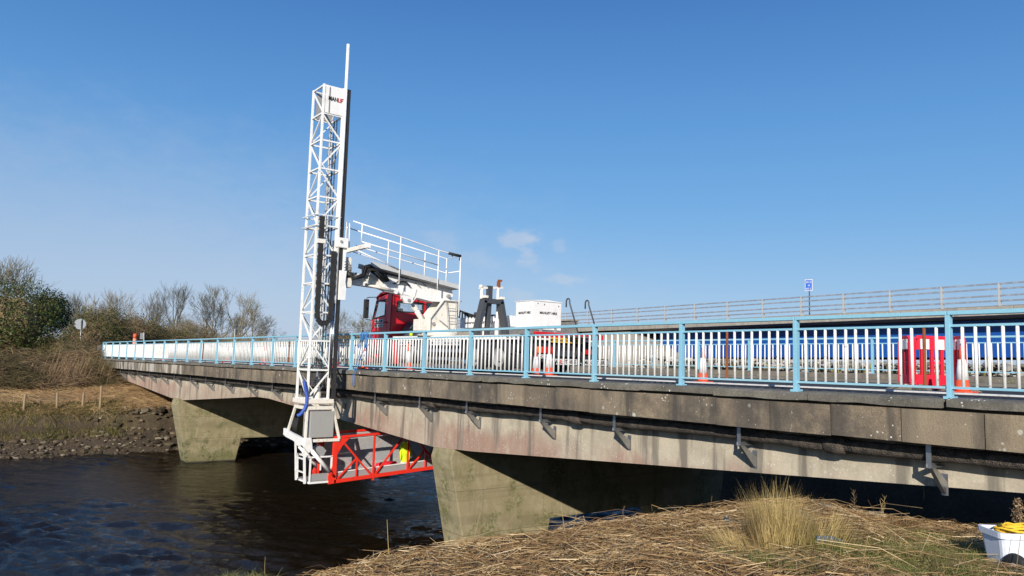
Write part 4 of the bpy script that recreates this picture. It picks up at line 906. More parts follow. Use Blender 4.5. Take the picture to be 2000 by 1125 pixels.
# energy chain
pts = []
for t_ in np.arange(0, 3.05, .125): pts.append((9.335, 4.27 - t_, 0))
for a_ in np.linspace(0, math.pi, 8)[1:-1]: pts.append((9.555 - .22 * math.cos(a_), 1.20 - .25 * math.sin(a_), 0))
for t_ in np.arange(0, 2.05, .125): pts.append((9.775, 1.22 + t_, 0))
for i in range(len(pts) - 1):
    p, q = pts[i], pts[i + 1]; d = Vector((0, q[0] - p[0], q[1] - p[1])); e = d * .495
    c_ = Vector((-22.08, (p[0] + q[0]) / 2, (p[1] + q[1]) / 2)); obj('chain_link', MB().bar(c_ - e, c_ + e, (.125 if i % 2 else .15), .10, (1, 0, 0)), 'black_rubber', mast)
obj('chain_bracket', MB().lohi((-22.2, 9.22, 3.42), (-22.0, 9.46, 3.55)), 'cream_paint', mast)
# carriage that holds the mast to the boom
cg = obj('mast_carriage', MB().lohi((-22.80, 10.02, 1.74), (-22.16, 10.24, 3.66)), 'white_paint', truck, bevel=.015)
obj('carriage_block', MB().lohi((-22.18, 9.84, 3.36), (-22.06, 10.26, 3.68)), 'white_paint', cg, bevel=.03); obj('carriage_bolt', MB().cyl((-22.06, 10.0, 3.55), (-22.03, 10.0, 3.55), .045, 10), 'mid_grey_paint', cg)
obj('carriage_block', MB().prism([(10.02, 1.72), (10.26, 1.72), (10.27, 2.1), (10.23, 2.3), (10.26, 2.65), (10.02, 2.65)], -22.16, -22.10, 0), 'white_paint', cg, bevel=.008)
obj('carriage_lug', MB().lohi((-22.6, 10.26, 2.15), (-22.2, 10.50, 2.45)), 'cream_paint', cg, bevel=.02)
obj('side_beam', MB().bar((-22.25, 10.28, 3.30), (-20.75, 10.28, 3.32), .11, .13), 'cream_paint', cg, bevel=.008); obj('beam_cap', MB().bar((-20.84, 10.28, 3.318), (-20.70, 10.28, 3.322), .135, .155), 'white_paint', cg, bevel=.008)
# foot of the mast, rotator and hoses
m = MB(); e = .06
for a, b in (((AX - e, YA - e), (BX + e, YA - e)), ((BX + e, YA - e), (BX + e, YB_ + e + .1)), ((AX - e, YA - e), (AX - e, YB_ + e)), ((AX - e, YB_ + e), (BX + e, YB_ + e))): m.bar((*a, -1.42), (*b, -1.42), .10, .13)
obj('foot_frame', m, 'cream_paint', mast, bevel=.008)
obj('rotator', MB().tube([(-22.42, 9.62, -1.42), (-22.42, 9.62, -1.15), (-22.42, 9.62, -1.15), (-22.42, 9.62, -1.0), (-22.42, 9.62, -.80)], [.12, .12, .09, .09, .075], 16), 'cream_paint', mast)
obj('motor', MB().cyl((-22.42, 9.62, -.92), (-22.42, 9.62, -.68), .11, 16), 'mid_grey_paint', mast)
rnd = random.Random(3); m = MB()
for i in range(12):
    y0 = 9.32 + .045 * i; m.tube([(-22.35, y0, -.95), (-22.28, y0 - .05, -.4 + rnd.uniform(-.1, .1)), (-22.3, 9.55 + rnd.uniform(-.1, .1), -.15 + rnd.uniform(-.12, .1)), (-22.35, 9.75 + rnd.uniform(-.08, .08), -.5), (-22.35, 9.7 - .02 * i, -1.0)], .014, 5)
for i in range(5): m.tube([(-22.24, 9.30, -.72 - .05 * i), (-22.2, 9.42, -.74 - .05 * i), (-22.24, 9.62, -.70 - .05 * i)], .012, 5)
obj('hydraulic_hoses', m, 'dark_grey_paint', mast, True)
pts = [(-22.16, 9.07, -.80), (-22.14, 9.10, -.95), (-22.14, 9.15, -1.12), (-22.12, 9.18, -1.3), (-22.12, 9.18, -1.48), (-22.13, 9.13, -1.65), (-22.16, 9.02, -1.80), (-22.2, 8.92, -1.86)]
fine = []
for i in range(len(pts) - 1):
    for t in np.linspace(0, 1, 8)[:-1]: fine.append(Vector(pts[i]).lerp(Vector(pts[i + 1]), t))
obj('blue_hose_sleeve', MB().tube(fine, [.050 + .008 * (i % 2) for i in range(len(fine))], 10), 'hose_blue', mast, True)
# --- lower carriage
low = thing('lower_carriage', None, None); low.parent = truck; low.location = Vector((-22.6, 9.6, -2.6)) - truck.location
T = [(-23.08, 9.22), (-22.16, 9.22), (-22.16, 10.04), (-23.08, 10.04)]; Bt = [(-23.55, 9.16), (-22.14, 9.20), (-22.14, 10.30), (-23.55, 10.30)]
m = MB()
for i in range(4):
    m.bar((*T[i], -1.62), (*T[(i + 1) % 4], -1.62), .085, .10); m.bar((*T[i], -1.62), (*Bt[i], -2.58), .075, .075, (0, 1, 0))
m.bar((*Bt[1], -2.60), (*Bt[2], -2.60), .09, .09); m.bar((*Bt[2], -2.60), (*Bt[3], -2.60), .09, .09)
obj('carriage_frame', m, 'cream_paint', low, bevel=.008)
m = MB(); m.prism([(-23.68, -2.34), (-23.30, -2.40), (-22.12, -2.52), (-22.12, -2.72), (-22.45, -2.78), (-22.8, -2.66), (-23.45, -2.60), (-23.68, -2.55)], 9.10, 9.20, 1); obj('base_plate', m, 'white_paint', low, bevel=.01)
m = MB(); m.prism([(9.16, -2.5), (9.36, -2.5), (9.42, -2.86), (9.30, -2.95), (9.12, -2.75)], -22.14, -22.04, 0); obj('base_plate', m, 'white_paint', low, bevel=.01)
obj('control_cabinet', MB().lohi((-22.65, 9.32, -2.51), (-22.10, 10.08, -1.72)), 'grey_box_paint', low, bevel=.012)
obj('corner_roller', MB().cyl((-22.5, 9.72, -2.95), (-22.2, 9.72, -2.95), .17, 14), 'mid_grey_paint', low)
rnd = random.Random(8); m = MB()
for i in range(8): m.tube([(-22.9 + .05 * i, 9.12, -1.95), (-22.85 + .05 * i, 9.05, -2.1 - .02 * i), (-22.9 + .04 * i, 9.10, -2.4)], .014, 5)
obj('hydraulic_hoses', m, 'black_rubber', low, True)
# --- access ladder, cage
lad = thing('access_ladder', None, None); lad.parent = truck; lad.location = Vector((-22.6, 9.26, -3.87)) - truck.location
obj('stile', MB().bar((-22.93, 9.22, -2.70), (-22.93, 9.30, -3.86), .05), 'white_paint', lad); obj('stile', MB().bar((-22.23, 9.22, -2.75), (-22.25, 9.30, -3.88), .06), 'white_paint', lad)
for z_ in (-3.16, -3.55): obj('rung', MB().bar((-22.93, 9.26, z_), (-22.24, 9.26, z_), .04), 'white_paint', lad)
cg = thing('access_cage', None, None); cg.parent = truck; cg.location = Vector((-22.7, 9.8, -3.86)) - truck.location
m = MB()
for x_ in (-22.18, -23.15):
    for y_ in (9.42, 10.10): m.bar((x_, y_, -3.86), (x_, y_, -3.10), .045, .045, (0, 1, 0))
    m.bar((x_, 9.40, -3.10), (x_, 10.12, -3.10), .045); m.bar((x_, 9.40, -3.86), (x_, 10.16, -3.86), .055)
m.bar((-22.18, 9.75, -3.5), (-22.18, 9.75, -3.10), .035, .035, (0, 1, 0)); m.bar((-23.15, 9.42, -3.86), (-22.18, 9.42, -3.86), .05); m.bar((-23.15, 9.42, -3.10), (-22.18, 9.42, -3.10), .045)
obj('cage_frame', m, 'white_paint', cg)
obj('cage_floor', MB().lohi((-23.12, 9.44, -3.84), (-22.2, 10.14, -3.80)), 'mesh_steel', cg); obj('kick_plate', MB().lohi((-22.2, 9.45, -3.80), (-22.19, 10.08, -3.60)), 'mid_grey_paint', cg)
for x_ in (-22.10, -22.95):
    o = obj('platform_ram', MB().tube([(x_, 9.36, -2.84), (x_, 10.02, -3.55)], .062, 14), 'white_paint', truck, True); obj('ram_rod', MB().tube([(x_, 9.98, -3.50), (x_, 10.16, -3.70)], .035, 10), 'red_platform', o, True)
# --- red under-bridge platform
pf = thing('work_platform', None, None); pf.parent = truck; pf.location = Vector((-22.7, 10.2, -3.87)) - truck.location
def zt_(y): return -2.53 + .045 * (y - 10.2)
def zb_(y): return -3.87 + .058 * (y - 10.2)
YE = 17.2
for x_ in (-22.18, -23.34):
    obj('end_post', MB().prism([(10.12, -2.50), (10.27, -2.50), (10.27, -3.92), (10.02, -3.94), (10.0, -3.7), (10.12, -3.4)], x_ - .04, x_ + .04, 0), 'red_platform', pf, bevel=.008)
    obj('gusset', MB().prism([(10.27, -2.56), (10.66, -2.56), (10.42, -2.80), (10.27, -3.05)], x_ - .03, x_ + .035, 0), 'red_platform', pf)
    obj('top_chord', MB().bar((x_, 10.2, zt_(10.2)), (x_, YE, zt_(YE)), .07, .07), 'red_platform', pf, bevel=.006)
    obj('bottom_chord', MB().bar((x_, 10.2, zb_(10.2)), (x_, YE, zb_(YE)), .08, .11), 'red_platform', pf, bevel=.006)
    y_ = 10.3; P_ = 1.28
    for k in range(5):
        a = 10.28 + 2.5 * (k // 2) if k % 2 == 0 else 0
    for s0 in (10.28, 12.78, 15.28):
        L_ = min(1.25, YE - s0)
        obj('web', MB().bar((x_, s0 + .12, zt_(s0) - .1), (x_, s0 + 1.22, zb_(s0) + .08), .05), 'red_platform', pf)
        obj('web', MB().bar((x_, s0 + 1.26, zb_(s0) - .06), (x_, s0 + 1.26, zt_(s0) + .05), .055, .055, (0, 1, 0)), 'red_platform', pf)
        if s0 + 2.5 < YE + .8: obj('web', MB().bar((x_, s0 + 1.30, zb_(s0) + .10), (x_, min(YE, s0 + 2.42), zt_(s0 + 2.4) - .04), .05), 'red_platform', pf)
        obj('web', MB().bar((x_, s0 + .04, zb_(s0) + .07), (x_, s0 + .66, zb_(s0) + .66), .045), 'red_platform', pf); obj('web', MB().bar((x_, s0 + .67, zb_(s0)), (x_, s0 + .67, zb_(s0) + .66), .045, .045, (0, 1, 0)), 'red_platform', pf)
        if s0 + 2.5 < YE: obj('web', MB().bar((x_, s0 + 2.5, zb_(s0 + 2.5)), (x_, s0 + 2.5, zt_(s0 + 2.5)), .055, .055, (0, 1, 0)), 'red_platform', pf)
    obj('inner_rail', MB().bar((x_ + (.05 if x_ < -23 else -.05), 10.3, zt_(10.3) - .07), (x_ + (.05 if x_ < -23 else -.05), YE, zt_(YE) - .07), .03), 'white_paint', pf)
    obj('toe_board', MB().bar((x_ + (.06 if x_ < -23 else -.06), 10.3, zb_(10.3) + .14), (x_ + (.06 if x_ < -23 else -.06), YE, zb_(YE) + .14), .012, .20), 'mid_grey_paint', pf)
    obj('toe_rail', MB().bar((x_ + (.05 if x_ < -23 else -.05), 10.3, zb_(10.3) + .26), (x_ + (.05 if x_ < -23 else -.05), YE, zb_(YE) + .26), .03), 'white_paint', pf)
m = MB(); m.bar((-22.76, 10.2, zb_(10.2) - .0), (-22.76, YE, zb_(YE)), 1.1, .03); obj('platform_floor', m, 'mesh_steel', pf)
m = MB()
for y_ in np.arange(10.32, YE, .034): m.add([(-23.26, y_, zb_(y_) + .06), (-23.26, y_ + .017, zb_(y_) + .06), (-23.26, y_ + .017, zt_(y_) - .04), (-23.26, y_, zt_(y_) - .04)], [(0, 1, 2, 3)])
for t_ in np.arange(.06, 1.28, .034): m.add([(-23.262, 10.32, zb_(10.32) + t_), (-23.262, YE, zb_(YE) + t_), (-23.262, YE, zb_(YE) + t_ + .012), (-23.262, 10.32, zb_(10.32) + t_ + .012)], [(0, 1, 2, 3)])
o = obj('mesh_panel', m, 'mesh_grey', pf, False, 0, False); o['kind'] = 'stuff'
obj('cross_member', MB().bar((-22.2, 10.2, -2.53), (-23.3, 10.2, -2.53), .07), 'red_platform', pf)
obj('inner_post', MB().cyl((-22.75, 9.95, -3.85), (-22.75, 9.95, -2.75), .07, 12), 'red_platform', pf, True)

# things in the platform and on the bridge
jk = thing('hi_vis_jacket', 'yellow hi-vis jacket hanging in the red platform', 'jacket', (-22.45, 12.82, -2.8))
m = MB(); secs = []
for i, z_ in enumerate(np.linspace(-2.78, -3.58, 14)):
    w_ = lin(z_, [(-3.58, .125), (-3.2, .15), (-2.95, .16), (-2.85, .13), (-2.78, .05)]); d_ = .055 + .02 * math.sin(i * 1.3)
    secs.append([(-22.45 + d_ * math.cos(a) + .012 * math.sin(5 * a + i), 12.82 + w_ * math.sin(a) + .012 * math.sin(i * .9) + .008 * math.sin(4 * a + i), z_) for a in np.linspace(0, 2 * math.pi, 17)[:-1]])
obj('jacket_body', m.sweep(secs), 'hi_vis', jk, True)
for z_ in (-3.50, -3.3):
    secs = [[(-22.45 + .085 * math.cos(a), 12.82 + .155 * math.sin(a), zz) for a in np.linspace(0, 2 * math.pi, 17)[:-1]] for zz in (z_, z_ + .045)]
    if z_ < -3.4: obj('reflective_band', MB().sweep(secs), 'line_white', jk)
for s_ in (-1, 1): obj('sleeve', MB().tube([(-22.45, 12.82 + s_ * .13, -2.88), (-22.43, 12.82 + s_ * .175, -3.1), (-22.42, 12.82 + s_ * .16, -3.38)], [.045, .042, .035], 8), 'hi_vis', jk, True)
bg_ = obj('kit_bag', MB().tube([(-22.7, 11.90, -3.60), (-22.7, 11.95, -3.60), (-22.7, 12.3, -3.58), (-22.7, 12.62, -3.58), (-22.7, 12.67, -3.60)], [.06, .13, .15, .13, .05], 12), 'red_plastic', None, True); tag(bg_, 'red kit bag lying on the floor of the hanging platform', 'bag')
rp = thing('blue_rope', 'blue rope knotted over the near railing beside the mast, hanging down the concrete edge', 'rope', (-21.6, 10.7, .85))
m = MB()
for i in range(5):
    x_ = -21.85 + .11 * i; z0 = bz(x_, 1.15); y0 = by(x_); m.tube([(x_, y0 - .07, z0 - .30 + .05 * i), (x_, y0 - .075, z0 + .01), (x_ + .02, y0, z0 + .02), (x_ + .03, y0 + .07, z0 - .02), (x_ + .03, y0 + .06, z0 - .22)], .014, 6)
obj('knot', m, 'rope_blue', rp, True)
m = MB(); ends = []
for i, (xa, xb, zb1) in enumerate(((-21.75, -22.02, -.90), (-21.5, -21.9, -.88), (-21.45, -21.2, .2), (-21.9, -22.0, .05))):
    z0 = bz(xa, 1.12); m.tube([(xa, by(xa) - .08, z0), (xa - .04, by(xa) - .10, z0 - .45), ((xa + xb) / 2, by(xb) - .13, (z0 + zb1) / 2), (xb, by(xb) - .20, zb1 + .3), (xb, by(xb) - .21, zb1)], .011, 6)
m.tube([(-22.02, by(-22) - .21, -.90), (-21.96, by(-22) - .21, -.95), (-21.9, by(-22) - .21, -.88)], .011, 6)
obj('strand', m, 'rope_blue', rp, True)

# traffic cones
def cone(label, x, off, H, rotz=0):
    p = B(x, off, -.012 + .0022 * off); c = thing('traffic_cone', label, 'traffic cone', tuple(p), 'traffic cones along the lane closure')
    s = H / .75
    def ring_(r, z, n_=20): return [(p.x + r * s * math.cos(2 * math.pi * j / n_), p.y + r * s * math.sin(2 * math.pi * j / n_), p.z + z * s) for j in range(n_)]
    n8 = [(p.x + .19 * s * a, p.y + .19 * s * b) for a, b in ((1, .55), (.55, 1), (-.55, 1), (-1, .55), (-1, -.55), (-.55, -1), (.55, -1), (1, -.55))]
    obj('base', MB().sweep([[(a, b, p.z) for a, b in n8], [(a, b, p.z + .035 * s) for a, b in n8]]), 'orange_plastic', c, bevel=.006)
    obj('body', MB().sweep([ring_(.115, .035), ring_(.105, .08), ring_(.092, .215)]), 'orange_plastic', c, True)
    obj('sleeve', MB().sweep([ring_(.095, .21), ring_(.058, .53)]), 'white_sleeve', c, True)
    obj('tip', MB().sweep([ring_(.055, .52), ring_(.028, .745), ring_(.018, .75)]), 'orange_plastic', c, True)
    return c
cone('orange and white cone standing alone behind the near railing right of the truck', -10.661, 2.5, .76)
cone('orange and white cone beside the red plastic barriers', -5.62, 2.95, .80)
cone('orange and white cone beside the truck side, under the cab rear', -23.04, 2.35, .92)
cone('orange and white cone by the truck cab next to the blue rope', -25.75, 2.1, .92)
cone('left one of the two cones close together behind the truck corner', -16.12, 2.30, .74)
cone('right one of the two cones close together behind the truck corner', -15.80, 2.50, .84)
cone('orange and white cone behind the foot of the white mast', -28.6, 2.3, .92)
cone('orange and white cone in the lane just beyond the mast, nearest the far end', -36.5, 2.3, .92)
cone('orange and white cone halfway along the far stretch of railing', -42.0, 2.3, .92)
cone('farthest orange cone near the left end of the railing', -54.5, 2.3, .92)
# red plastic barriers, three hinged units
def barrier(label, P1, P2):
    x1, y1 = P1; x2, y2 = P2; z0 = bz(x1, 0.0) + .02; c = thing('plastic_barrier', label, 'barrier', (x1, y1, z0 - .02), 'red plastic barriers standing on the road')
    d = Vector((x2 - x1, y2 - y1, 0)); L = d.length; d.normalize(); nrm = Vector((d.y, -d.x, 0))
    if nrm.dot(Vector((x1, y1, 0))) > 0: nrm = -nrm
    def Q(u, z, t=0): return Vector((x1, y1, z0)) + d * u + Vector((0, 0, z)) + nrm * t
    def pl(u0, u1, za, zb, t=.05, off_=0): return MB().add([Q(u, z, off_ + s * t / 2) for s in (-1, 1) for u, z in ((u0, za), (u1, za), (u1, zb), (u0, zb))], [(0, 1, 2, 3), (7, 6, 5, 4), (0, 4, 5, 1), (1, 5, 6, 2), (2, 6, 7, 3), (3, 7, 4, 0)])
    fr_ = MB()
    def corner(u0, z0_, u1, z1): fr_.bar(Q(u0, z0_), Q(u1, z1), .05, .075)
    corner(.04, .12, .04, .90); corner(L - .04, .12, L - .04, .90); corner(.10, .97, L - .10, .97); corner(.03, .88, .12, .97); corner(L - .03, .88, L - .12, .97); corner(.04, .13, .14, .05); corner(L - .04, .13, L - .14, .05); corner(.10, .05, L - .10, .05)
    obj('frame', fr_, 'red_plastic', c, bevel=.012)
    obj('top_board', pl(.07, L - .07, .74, .95), 'red_plastic', c); obj('bottom_board', pl(.07, L - .07, .07, .27), 'red_plastic', c)
    for k in range(2): obj('reflective_panel', pl(.16 + k * (L - .2) * .5, .16 + k * (L - .2) * .5 + L * .22, .75, .94, .012, -.031 if False else .034), 'white_sleeve', c)
    for k in (1, 2, 3):
        u = L * k / 4; obj('slat', pl(u - .035, u + .035, .27, .74, .04), 'red_plastic', c)
    obj('cross_bar', pl(L * .5 - .01, L * .75, .48, .52, .035), 'red_plastic', c)
    for u in (.16, L - .16):
        obj('foot', MB().prism([(-.28, 0), (-.22, .05), (-.06, .10), (.06, .10), (.22, .05), (.28, 0)], -.05, .05, 0) if False else MB().add([Q(u + a, z, t) for a in (-.09, .09) for t, z in ((-.30, -.02), (-.08, .09), (.08, .09), (.30, -.02))], [(0, 1, 2, 3), (7, 6, 5, 4), (0, 4, 5, 1), (1, 5, 6, 2), (2, 6, 7, 3), (3, 7, 4, 0)]), 'coping_concrete', c)
    return c
barrier('red barrier unit on the left of the three, seen nearly edge on', (-7.27, 15.10), (-6.86, 14.74))
barrier('middle red barrier unit with red and white board, facing the near railing', (-6.83, 14.70), (-6.47, 15.50))
barrier('red barrier unit on the right of the three, beside a cone', (-6.45, 15.50), (-6.02, 15.00))

# ================================================================== vegetation
class FastMesh:
    """collects triangles/quads as flat arrays"""
    def __init__(s): s.v = []; s.f = []
    def blade(s, p, d, side, w, bend):
        """two-segment tapering blade"""
        k = len(s.v); m_ = (p[0] + d[0] * .5, p[1] + d[1] * .5, p[2] + d[2] * .5); e = (p[0] + d[0] + bend[0], p[1] + d[1] + bend[1], p[2] + d[2] + bend[2])
        s.v += [(p[0] - side[0] * w, p[1] - side[1] * w, p[2]), (p[0] + side[0] * w, p[1] + side[1] * w, p[2]), (m_[0] + side[0] * w * .7, m_[1] + side[1] * w * .7, m_[2]), (m_[0] - side[0] * w * .7, m_[1] - side[1] * w * .7, m_[2]), e]
        s.f += [(k, k + 1, k + 2, k + 3), (k + 3, k + 2, k + 4)]
    def stick(s, a, b, r0, r1, c=None):
        a = Vector(a); b = Vector(b); d = (b - a)
        if d.length < 1e-5: return
        u = d.orthogonal().normalized(); w = d.normalized().cross(u); k = len(s.v); pts = [(a, r0), (b, r1)]
        if c is not None: pts = [(a, r0), (Vector(c), (r0 + r1) / 2), (b, r1)]
        for p, r in pts:
            for j in range(3):
                t = 2.0944 * j; q = p + (u * math.cos(t) + w * math.sin(t)) * r; s.v.append((q.x, q.y, q.z))
        for i in range(len(pts) - 1):
            for j in range(3): s.f.append((k + i * 3 + j, k + i * 3 + (j + 1) % 3, k + (i + 1) * 3 + (j + 1) % 3, k + (i + 1) * 3 + j))
def fobj(name, fm, mat, parent=None): return obj(name, fm_to(fm), mat, parent, False, 0, False)
def fm_to(fm): m = MB(); m.v = fm.v; m.f = fm.f; return m

def tree_meshes(seed, H=9.0, spread=.75, trunk_r=.17, forks=3, twig=.012, levels=5, upright=.35):
    rnd = random.Random(seed); tr = MB(); cr = FastMesh()
    def grow(p, d, L, r, lv):
        n_ = 3; pts = [Vector(p)]; rs = [r]; q = Vector(p); dd = d.copy()
        for i in range(n_):
            dd = (dd + Vector((rnd.gauss(0, .13), rnd.gauss(0, .13), rnd.gauss(0, .08) + (.07 if lv > 0 else .02)))).normalized(); q = q + dd * L / n_; pts.append(q.copy()); rs.append(r * (1 - .38 * (i + 1) / n_))
        if lv <= 1: tr.tube(pts, rs, 6 if lv == 0 else 5, False)
        else:
            for a, b, r0, r1 in zip(pts, pts[1:], rs, rs[1:]): cr.stick(a, b, r0, r1)
        if lv >= levels: return
        kids = forks if lv < 2 else rnd.choice((3, 3, 4))
        for i in range(kids + (2 if lv == 0 else 0)):
            t = rnd.uniform(.45 if lv else .35, 1.0) if i else 1.0
            j = min(n_ - 1, int(t * n_)); base = pts[j].lerp(pts[min(n_, j + 1)], t * n_ - j)
            az = rnd.uniform(0, 6.283); a = rnd.uniform(.35, .85) * spread * (1.0 if i else .45)
            o_ = dd.orthogonal().normalized(); o2 = dd.cross(o_); nd = (dd * math.cos(a) + (o_ * math.cos(az) + o2 * math.sin(az)) * math.sin(a)); nd.z += upright * .25; nd.normalize()
            rr = max(twig * .45, rs[j] * rnd.uniform(.48, .68)); grow(base, nd, L * rnd.uniform(.62, .82), rr, lv + 1)
    grow((0, 0, -.3), Vector((rnd.gauss(0, .06), rnd.gauss(0, .06), 1)).normalized(), H * .34, trunk_r, 0)
    zmax = max(v[2] for v in cr.v); k = H / zmax
    tr.v = [(a * k, b * k, c * k) for a, b, c in tr.v]; cr.v = [(a * k, b * k, c * k) for a, b, c in cr.v]
    return tr, cr
variants = []
for sd, sp, fk in ((1, .8, 3), (2, .65, 3), (5, .9, 3), (9, .7, 4)):
    tr, cr = tree_meshes(sd, 10, sp, .20, fk, .03, 5)
    a = obj('trunk', tr, 'bark', None, True); b = fobj('crown', cr, 'bark'); C.objects.unlink(a); C.objects.unlink(b); variants.append((a, b))
def bare_tree(label, px, dist_x, h, var, rot, zb=None, sx=1.0, group='bare winter trees beyond the far bank'):
    r = Fv * 1483.8 + Rv * (px - 1000) + Uv * (562.5 - 690); r = r * (dist_x / r.x)
    x, y = r.x, r.y; z = ground(x, y) if zb is None else zb
    t = thing('bare_tree', label, 'tree', (x, y, z), group)
    for s_ in variants[var]:
        c = link_copy(s_, t, (0, 0, 0)); c.scale = (h / 10.8 * sx, h / 10.8 * sx, h / 10.8); c.rotation_euler = (0, 0, rot)
    return t
TL = [('tall bare tree at the left edge rising behind the ivy bush', 45, -112, 13.6, 2, .3, 1.2), ('bare tree leaning in from the left edge of the frame', -70, -112, 13.5, 0, 2.3, 1.2),
      ('low bare tree just right of the ivy bush top', 135, -95, 8.0, 1, 1.0, 1.1), ('thin bare tree right of the ivy bush behind the round sign', 180, -105, 8.6, 3, 4.0, 1.1), ('bare tree with fine pale twigs behind the leafy bush', 222, -112, 10.2, 1, 2.0, 1.1),
      ('slim bare tree above the far end of the railing', 284, -108, 10.1, 3, .5, .8), ('tall twin-stemmed bare tree left of the middle of the row', 338, -104, 10.6, 1, 5.0, 1.0), ('low spreading bare tree in the gap of the row', 385, -110, 7.8, 2, 3.0, 1.2),
      ('round-crowned bare tree in the middle of the row', 408, -106, 10.6, 0, .9, 1.05), ('broad bare tree right of the round-crowned one', 450, -106, 10.2, 2, 1.9, 1.3), ('bare tree sloping down at the right end of the row', 490, -106, 7.6, 0, 3.6, 1.3),
      ('last small bare tree before the open sky', 530, -110, 4.9, 2, 5.3, 1.5), ('bare tree seen between the mast and the truck cab', 672, -108, 8.6, 2, .2, 1.3), ('bare tree just left of the truck cab', 722, -112, 8.3, 3, 2.2, 1.4), ('bare tree right behind the white mast', 640, -118, 6.4, 0, 2.9, 1.4),
      ('low bare tree hidden behind the truck cab window', 790, -118, 8.0, 1, 4.4, 1.3)]
for lb, px, X_, h, v_, ro, sx in TL: bare_tree(lb, px, X_, h, v_, ro, None, sx)
# thinner trees of the same kind further back, which close the gaps
rnd = random.Random(21)
names = ['pale', 'grey', 'dim', 'slender', 'crooked', 'bushy', 'low', 'fine', 'spindly', 'straggly', 'twiggy', 'faint']
ORD = ['first', 'second', 'third', 'fourth', 'fifth', 'sixth', 'seventh', 'eighth', 'ninth', 'tenth', 'eleventh', 'twelfth', 'thirteenth', 'fourteenth', 'fifteenth', 'sixteenth', 'seventeenth', 'eighteenth', 'nineteenth', 'twentieth', 'twenty-first', 'twenty-second', 'twenty-third', 'twenty-fourth']
for i in range(9):
    px = 155 + i * 44 + rnd.uniform(-8, 8); bare_tree(ORD[i] + ' from the left in the faint back row of bare trees', px, -135 - rnd.uniform(0, 12), 8.2 + rnd.uniform(-1, 1.4), rnd.randrange(4), rnd.uniform(0, 6), None, 1.3, 'back row of bare trees')

def leaf_cloud(n_, c, rad, seed, size, lump=.35, shell=.72, zcut=-1e9):
    rnd = random.Random(seed); fm = FastMesh(); lumps = [(Vector((rnd.gauss(0, 1), rnd.gauss(0, 1), rnd.gauss(0, 1))).normalized(), rnd.uniform(.5, 1.0)) for _ in range(22)]
    while len(fm.f) < n_:
        d = Vector((rnd.gauss(0, 1), rnd.gauss(0, 1), rnd.gauss(0, 1))).normalized(); k = 1.0
        for l, a in lumps: k = max(k, 1 + lump * a * max(0, d.dot(l) - .78) / .22)
        k *= 1 + .10 * mnoise.noise(d * 4 + Vector((seed, 0, 0))); t = rnd.uniform(shell, 1.02) if rnd.random() < .85 else rnd.uniform(1, 1.08)
        p = Vector((c[0] + d.x * rad[0] * k * t, c[1] + d.y * rad[1] * k * t, c[2] + d.z * rad[2] * k * t))
        if p.z < zcut: continue
        nn = (d + Vector((rnd.gauss(0, .5), rnd.gauss(0, .5), rnd.gauss(0, .5) + .2))).normalized(); u = nn.orthogonal().normalized(); w = nn.cross(u); a_ = rnd.uniform(0, 6.28); u, w = u * math.cos(a_) + w * math.sin(a_), w * math.cos(a_) - u * math.sin(a_)
        s = size * rnd.uniform(.6, 1.3); q = len(fm.v); fm.v += [tuple(p - u * s), tuple(p - w * s * .6), tuple(p + u * s), tuple(p + w * s * .6)]; fm.f.append((q, q + 1, q + 2, q + 3))
    return fm
def twig_cloud(n_, c, rad, seed, L, r, droop=.0, zcut=-1e9, shell=.6):
    rnd = random.Random(seed); fm = FastMesh()
    for _ in range(n_):
        d = Vector((rnd.gauss(0, 1), rnd.gauss(0, 1), rnd.gauss(0, 1))).normalized(); t = rnd.uniform(shell, 1.0); k = 1 + .12 * mnoise.noise(d * 3)
        p = Vector((c[0] + d.x * rad[0] * t * k, c[1] + d.y * rad[1] * t * k, c[2] + d.z * rad[2] * t * k))
        if p.z < zcut: continue
        e = (d * .55 + Vector((rnd.gauss(0, .8), rnd.gauss(0, .8), rnd.gauss(0, .45) - droop))).normalized() * L * rnd.uniform(.4, 1.2); fm.stick(p, p + e, r, r * .4, p + e * .5 + Vector((0, 0, .12 * L * rnd.random())))
    return fm
def bush(name, label, cat, c, rad, seed, leaves, lsize, twigs, tl, tr_, zc, core=True, leafmat='ivy_leaf', twigmat='bramble', droop=.1):
    t = thing(name, label, cat, (c[0], c[1], ground(c[0], c[1])))
    if core:
        m = MB(); rings = []
        for i in range(1, 9):
            a = math.pi * i / 9; rings.append([(c[0] + rad[0] * .74 * math.sin(a) * math.cos(b), c[1] + rad[1] * .74 * math.sin(a) * math.sin(b), max(zc - .5, c[2] + rad[2] * .74 * math.cos(a) * (1 + .1 * math.sin(3 * b)))) for b in np.linspace(0, 2 * math.pi, 15)[:-1]])
        obj('core', m.sweep(rings), twigmat, t, False, 0, False)
    if leaves: fobj('foliage', leaf_cloud(leaves, c, rad, seed, lsize, zcut=zc), leafmat, t)
    if twigs: fobj('stems', twig_cloud(twigs, c, rad, seed + 1, tl, tr_, droop, zc), twigmat, t)
    return t
bush('ivy_bush', 'big rounded ivy-clad bush at the left edge', 'bush', (-68, 4.7, 1.50), (3.4, 2.9, 2.8), 31, 12500, .085, 1600, .7, .012, -1.4)
bush('ivy_bush', 'dark shoulder of ivy on the right of the big bush', 'bush', (-68.5, 7.3, 2.75), (1.7, 1.25, 1.35), 33, 3600, .085, 500, .7, .014, -1.2)
bush('hedge_shrub', 'green-brown shrub behind the round sign', 'bush', (-78, 12.2, 1.0), (2.6, 2.7, 2.3), 41, 5200, .085, 3200, 1.2, .014, -1.0)
bush('hedge_shrub', 'olive shrub behind the far end of the railing', 'bush', (-84, 16.7, .9), (2.6, 3.0, 2.0), 43, 3400, .09, 3200, 1.3, .014, -1.0)
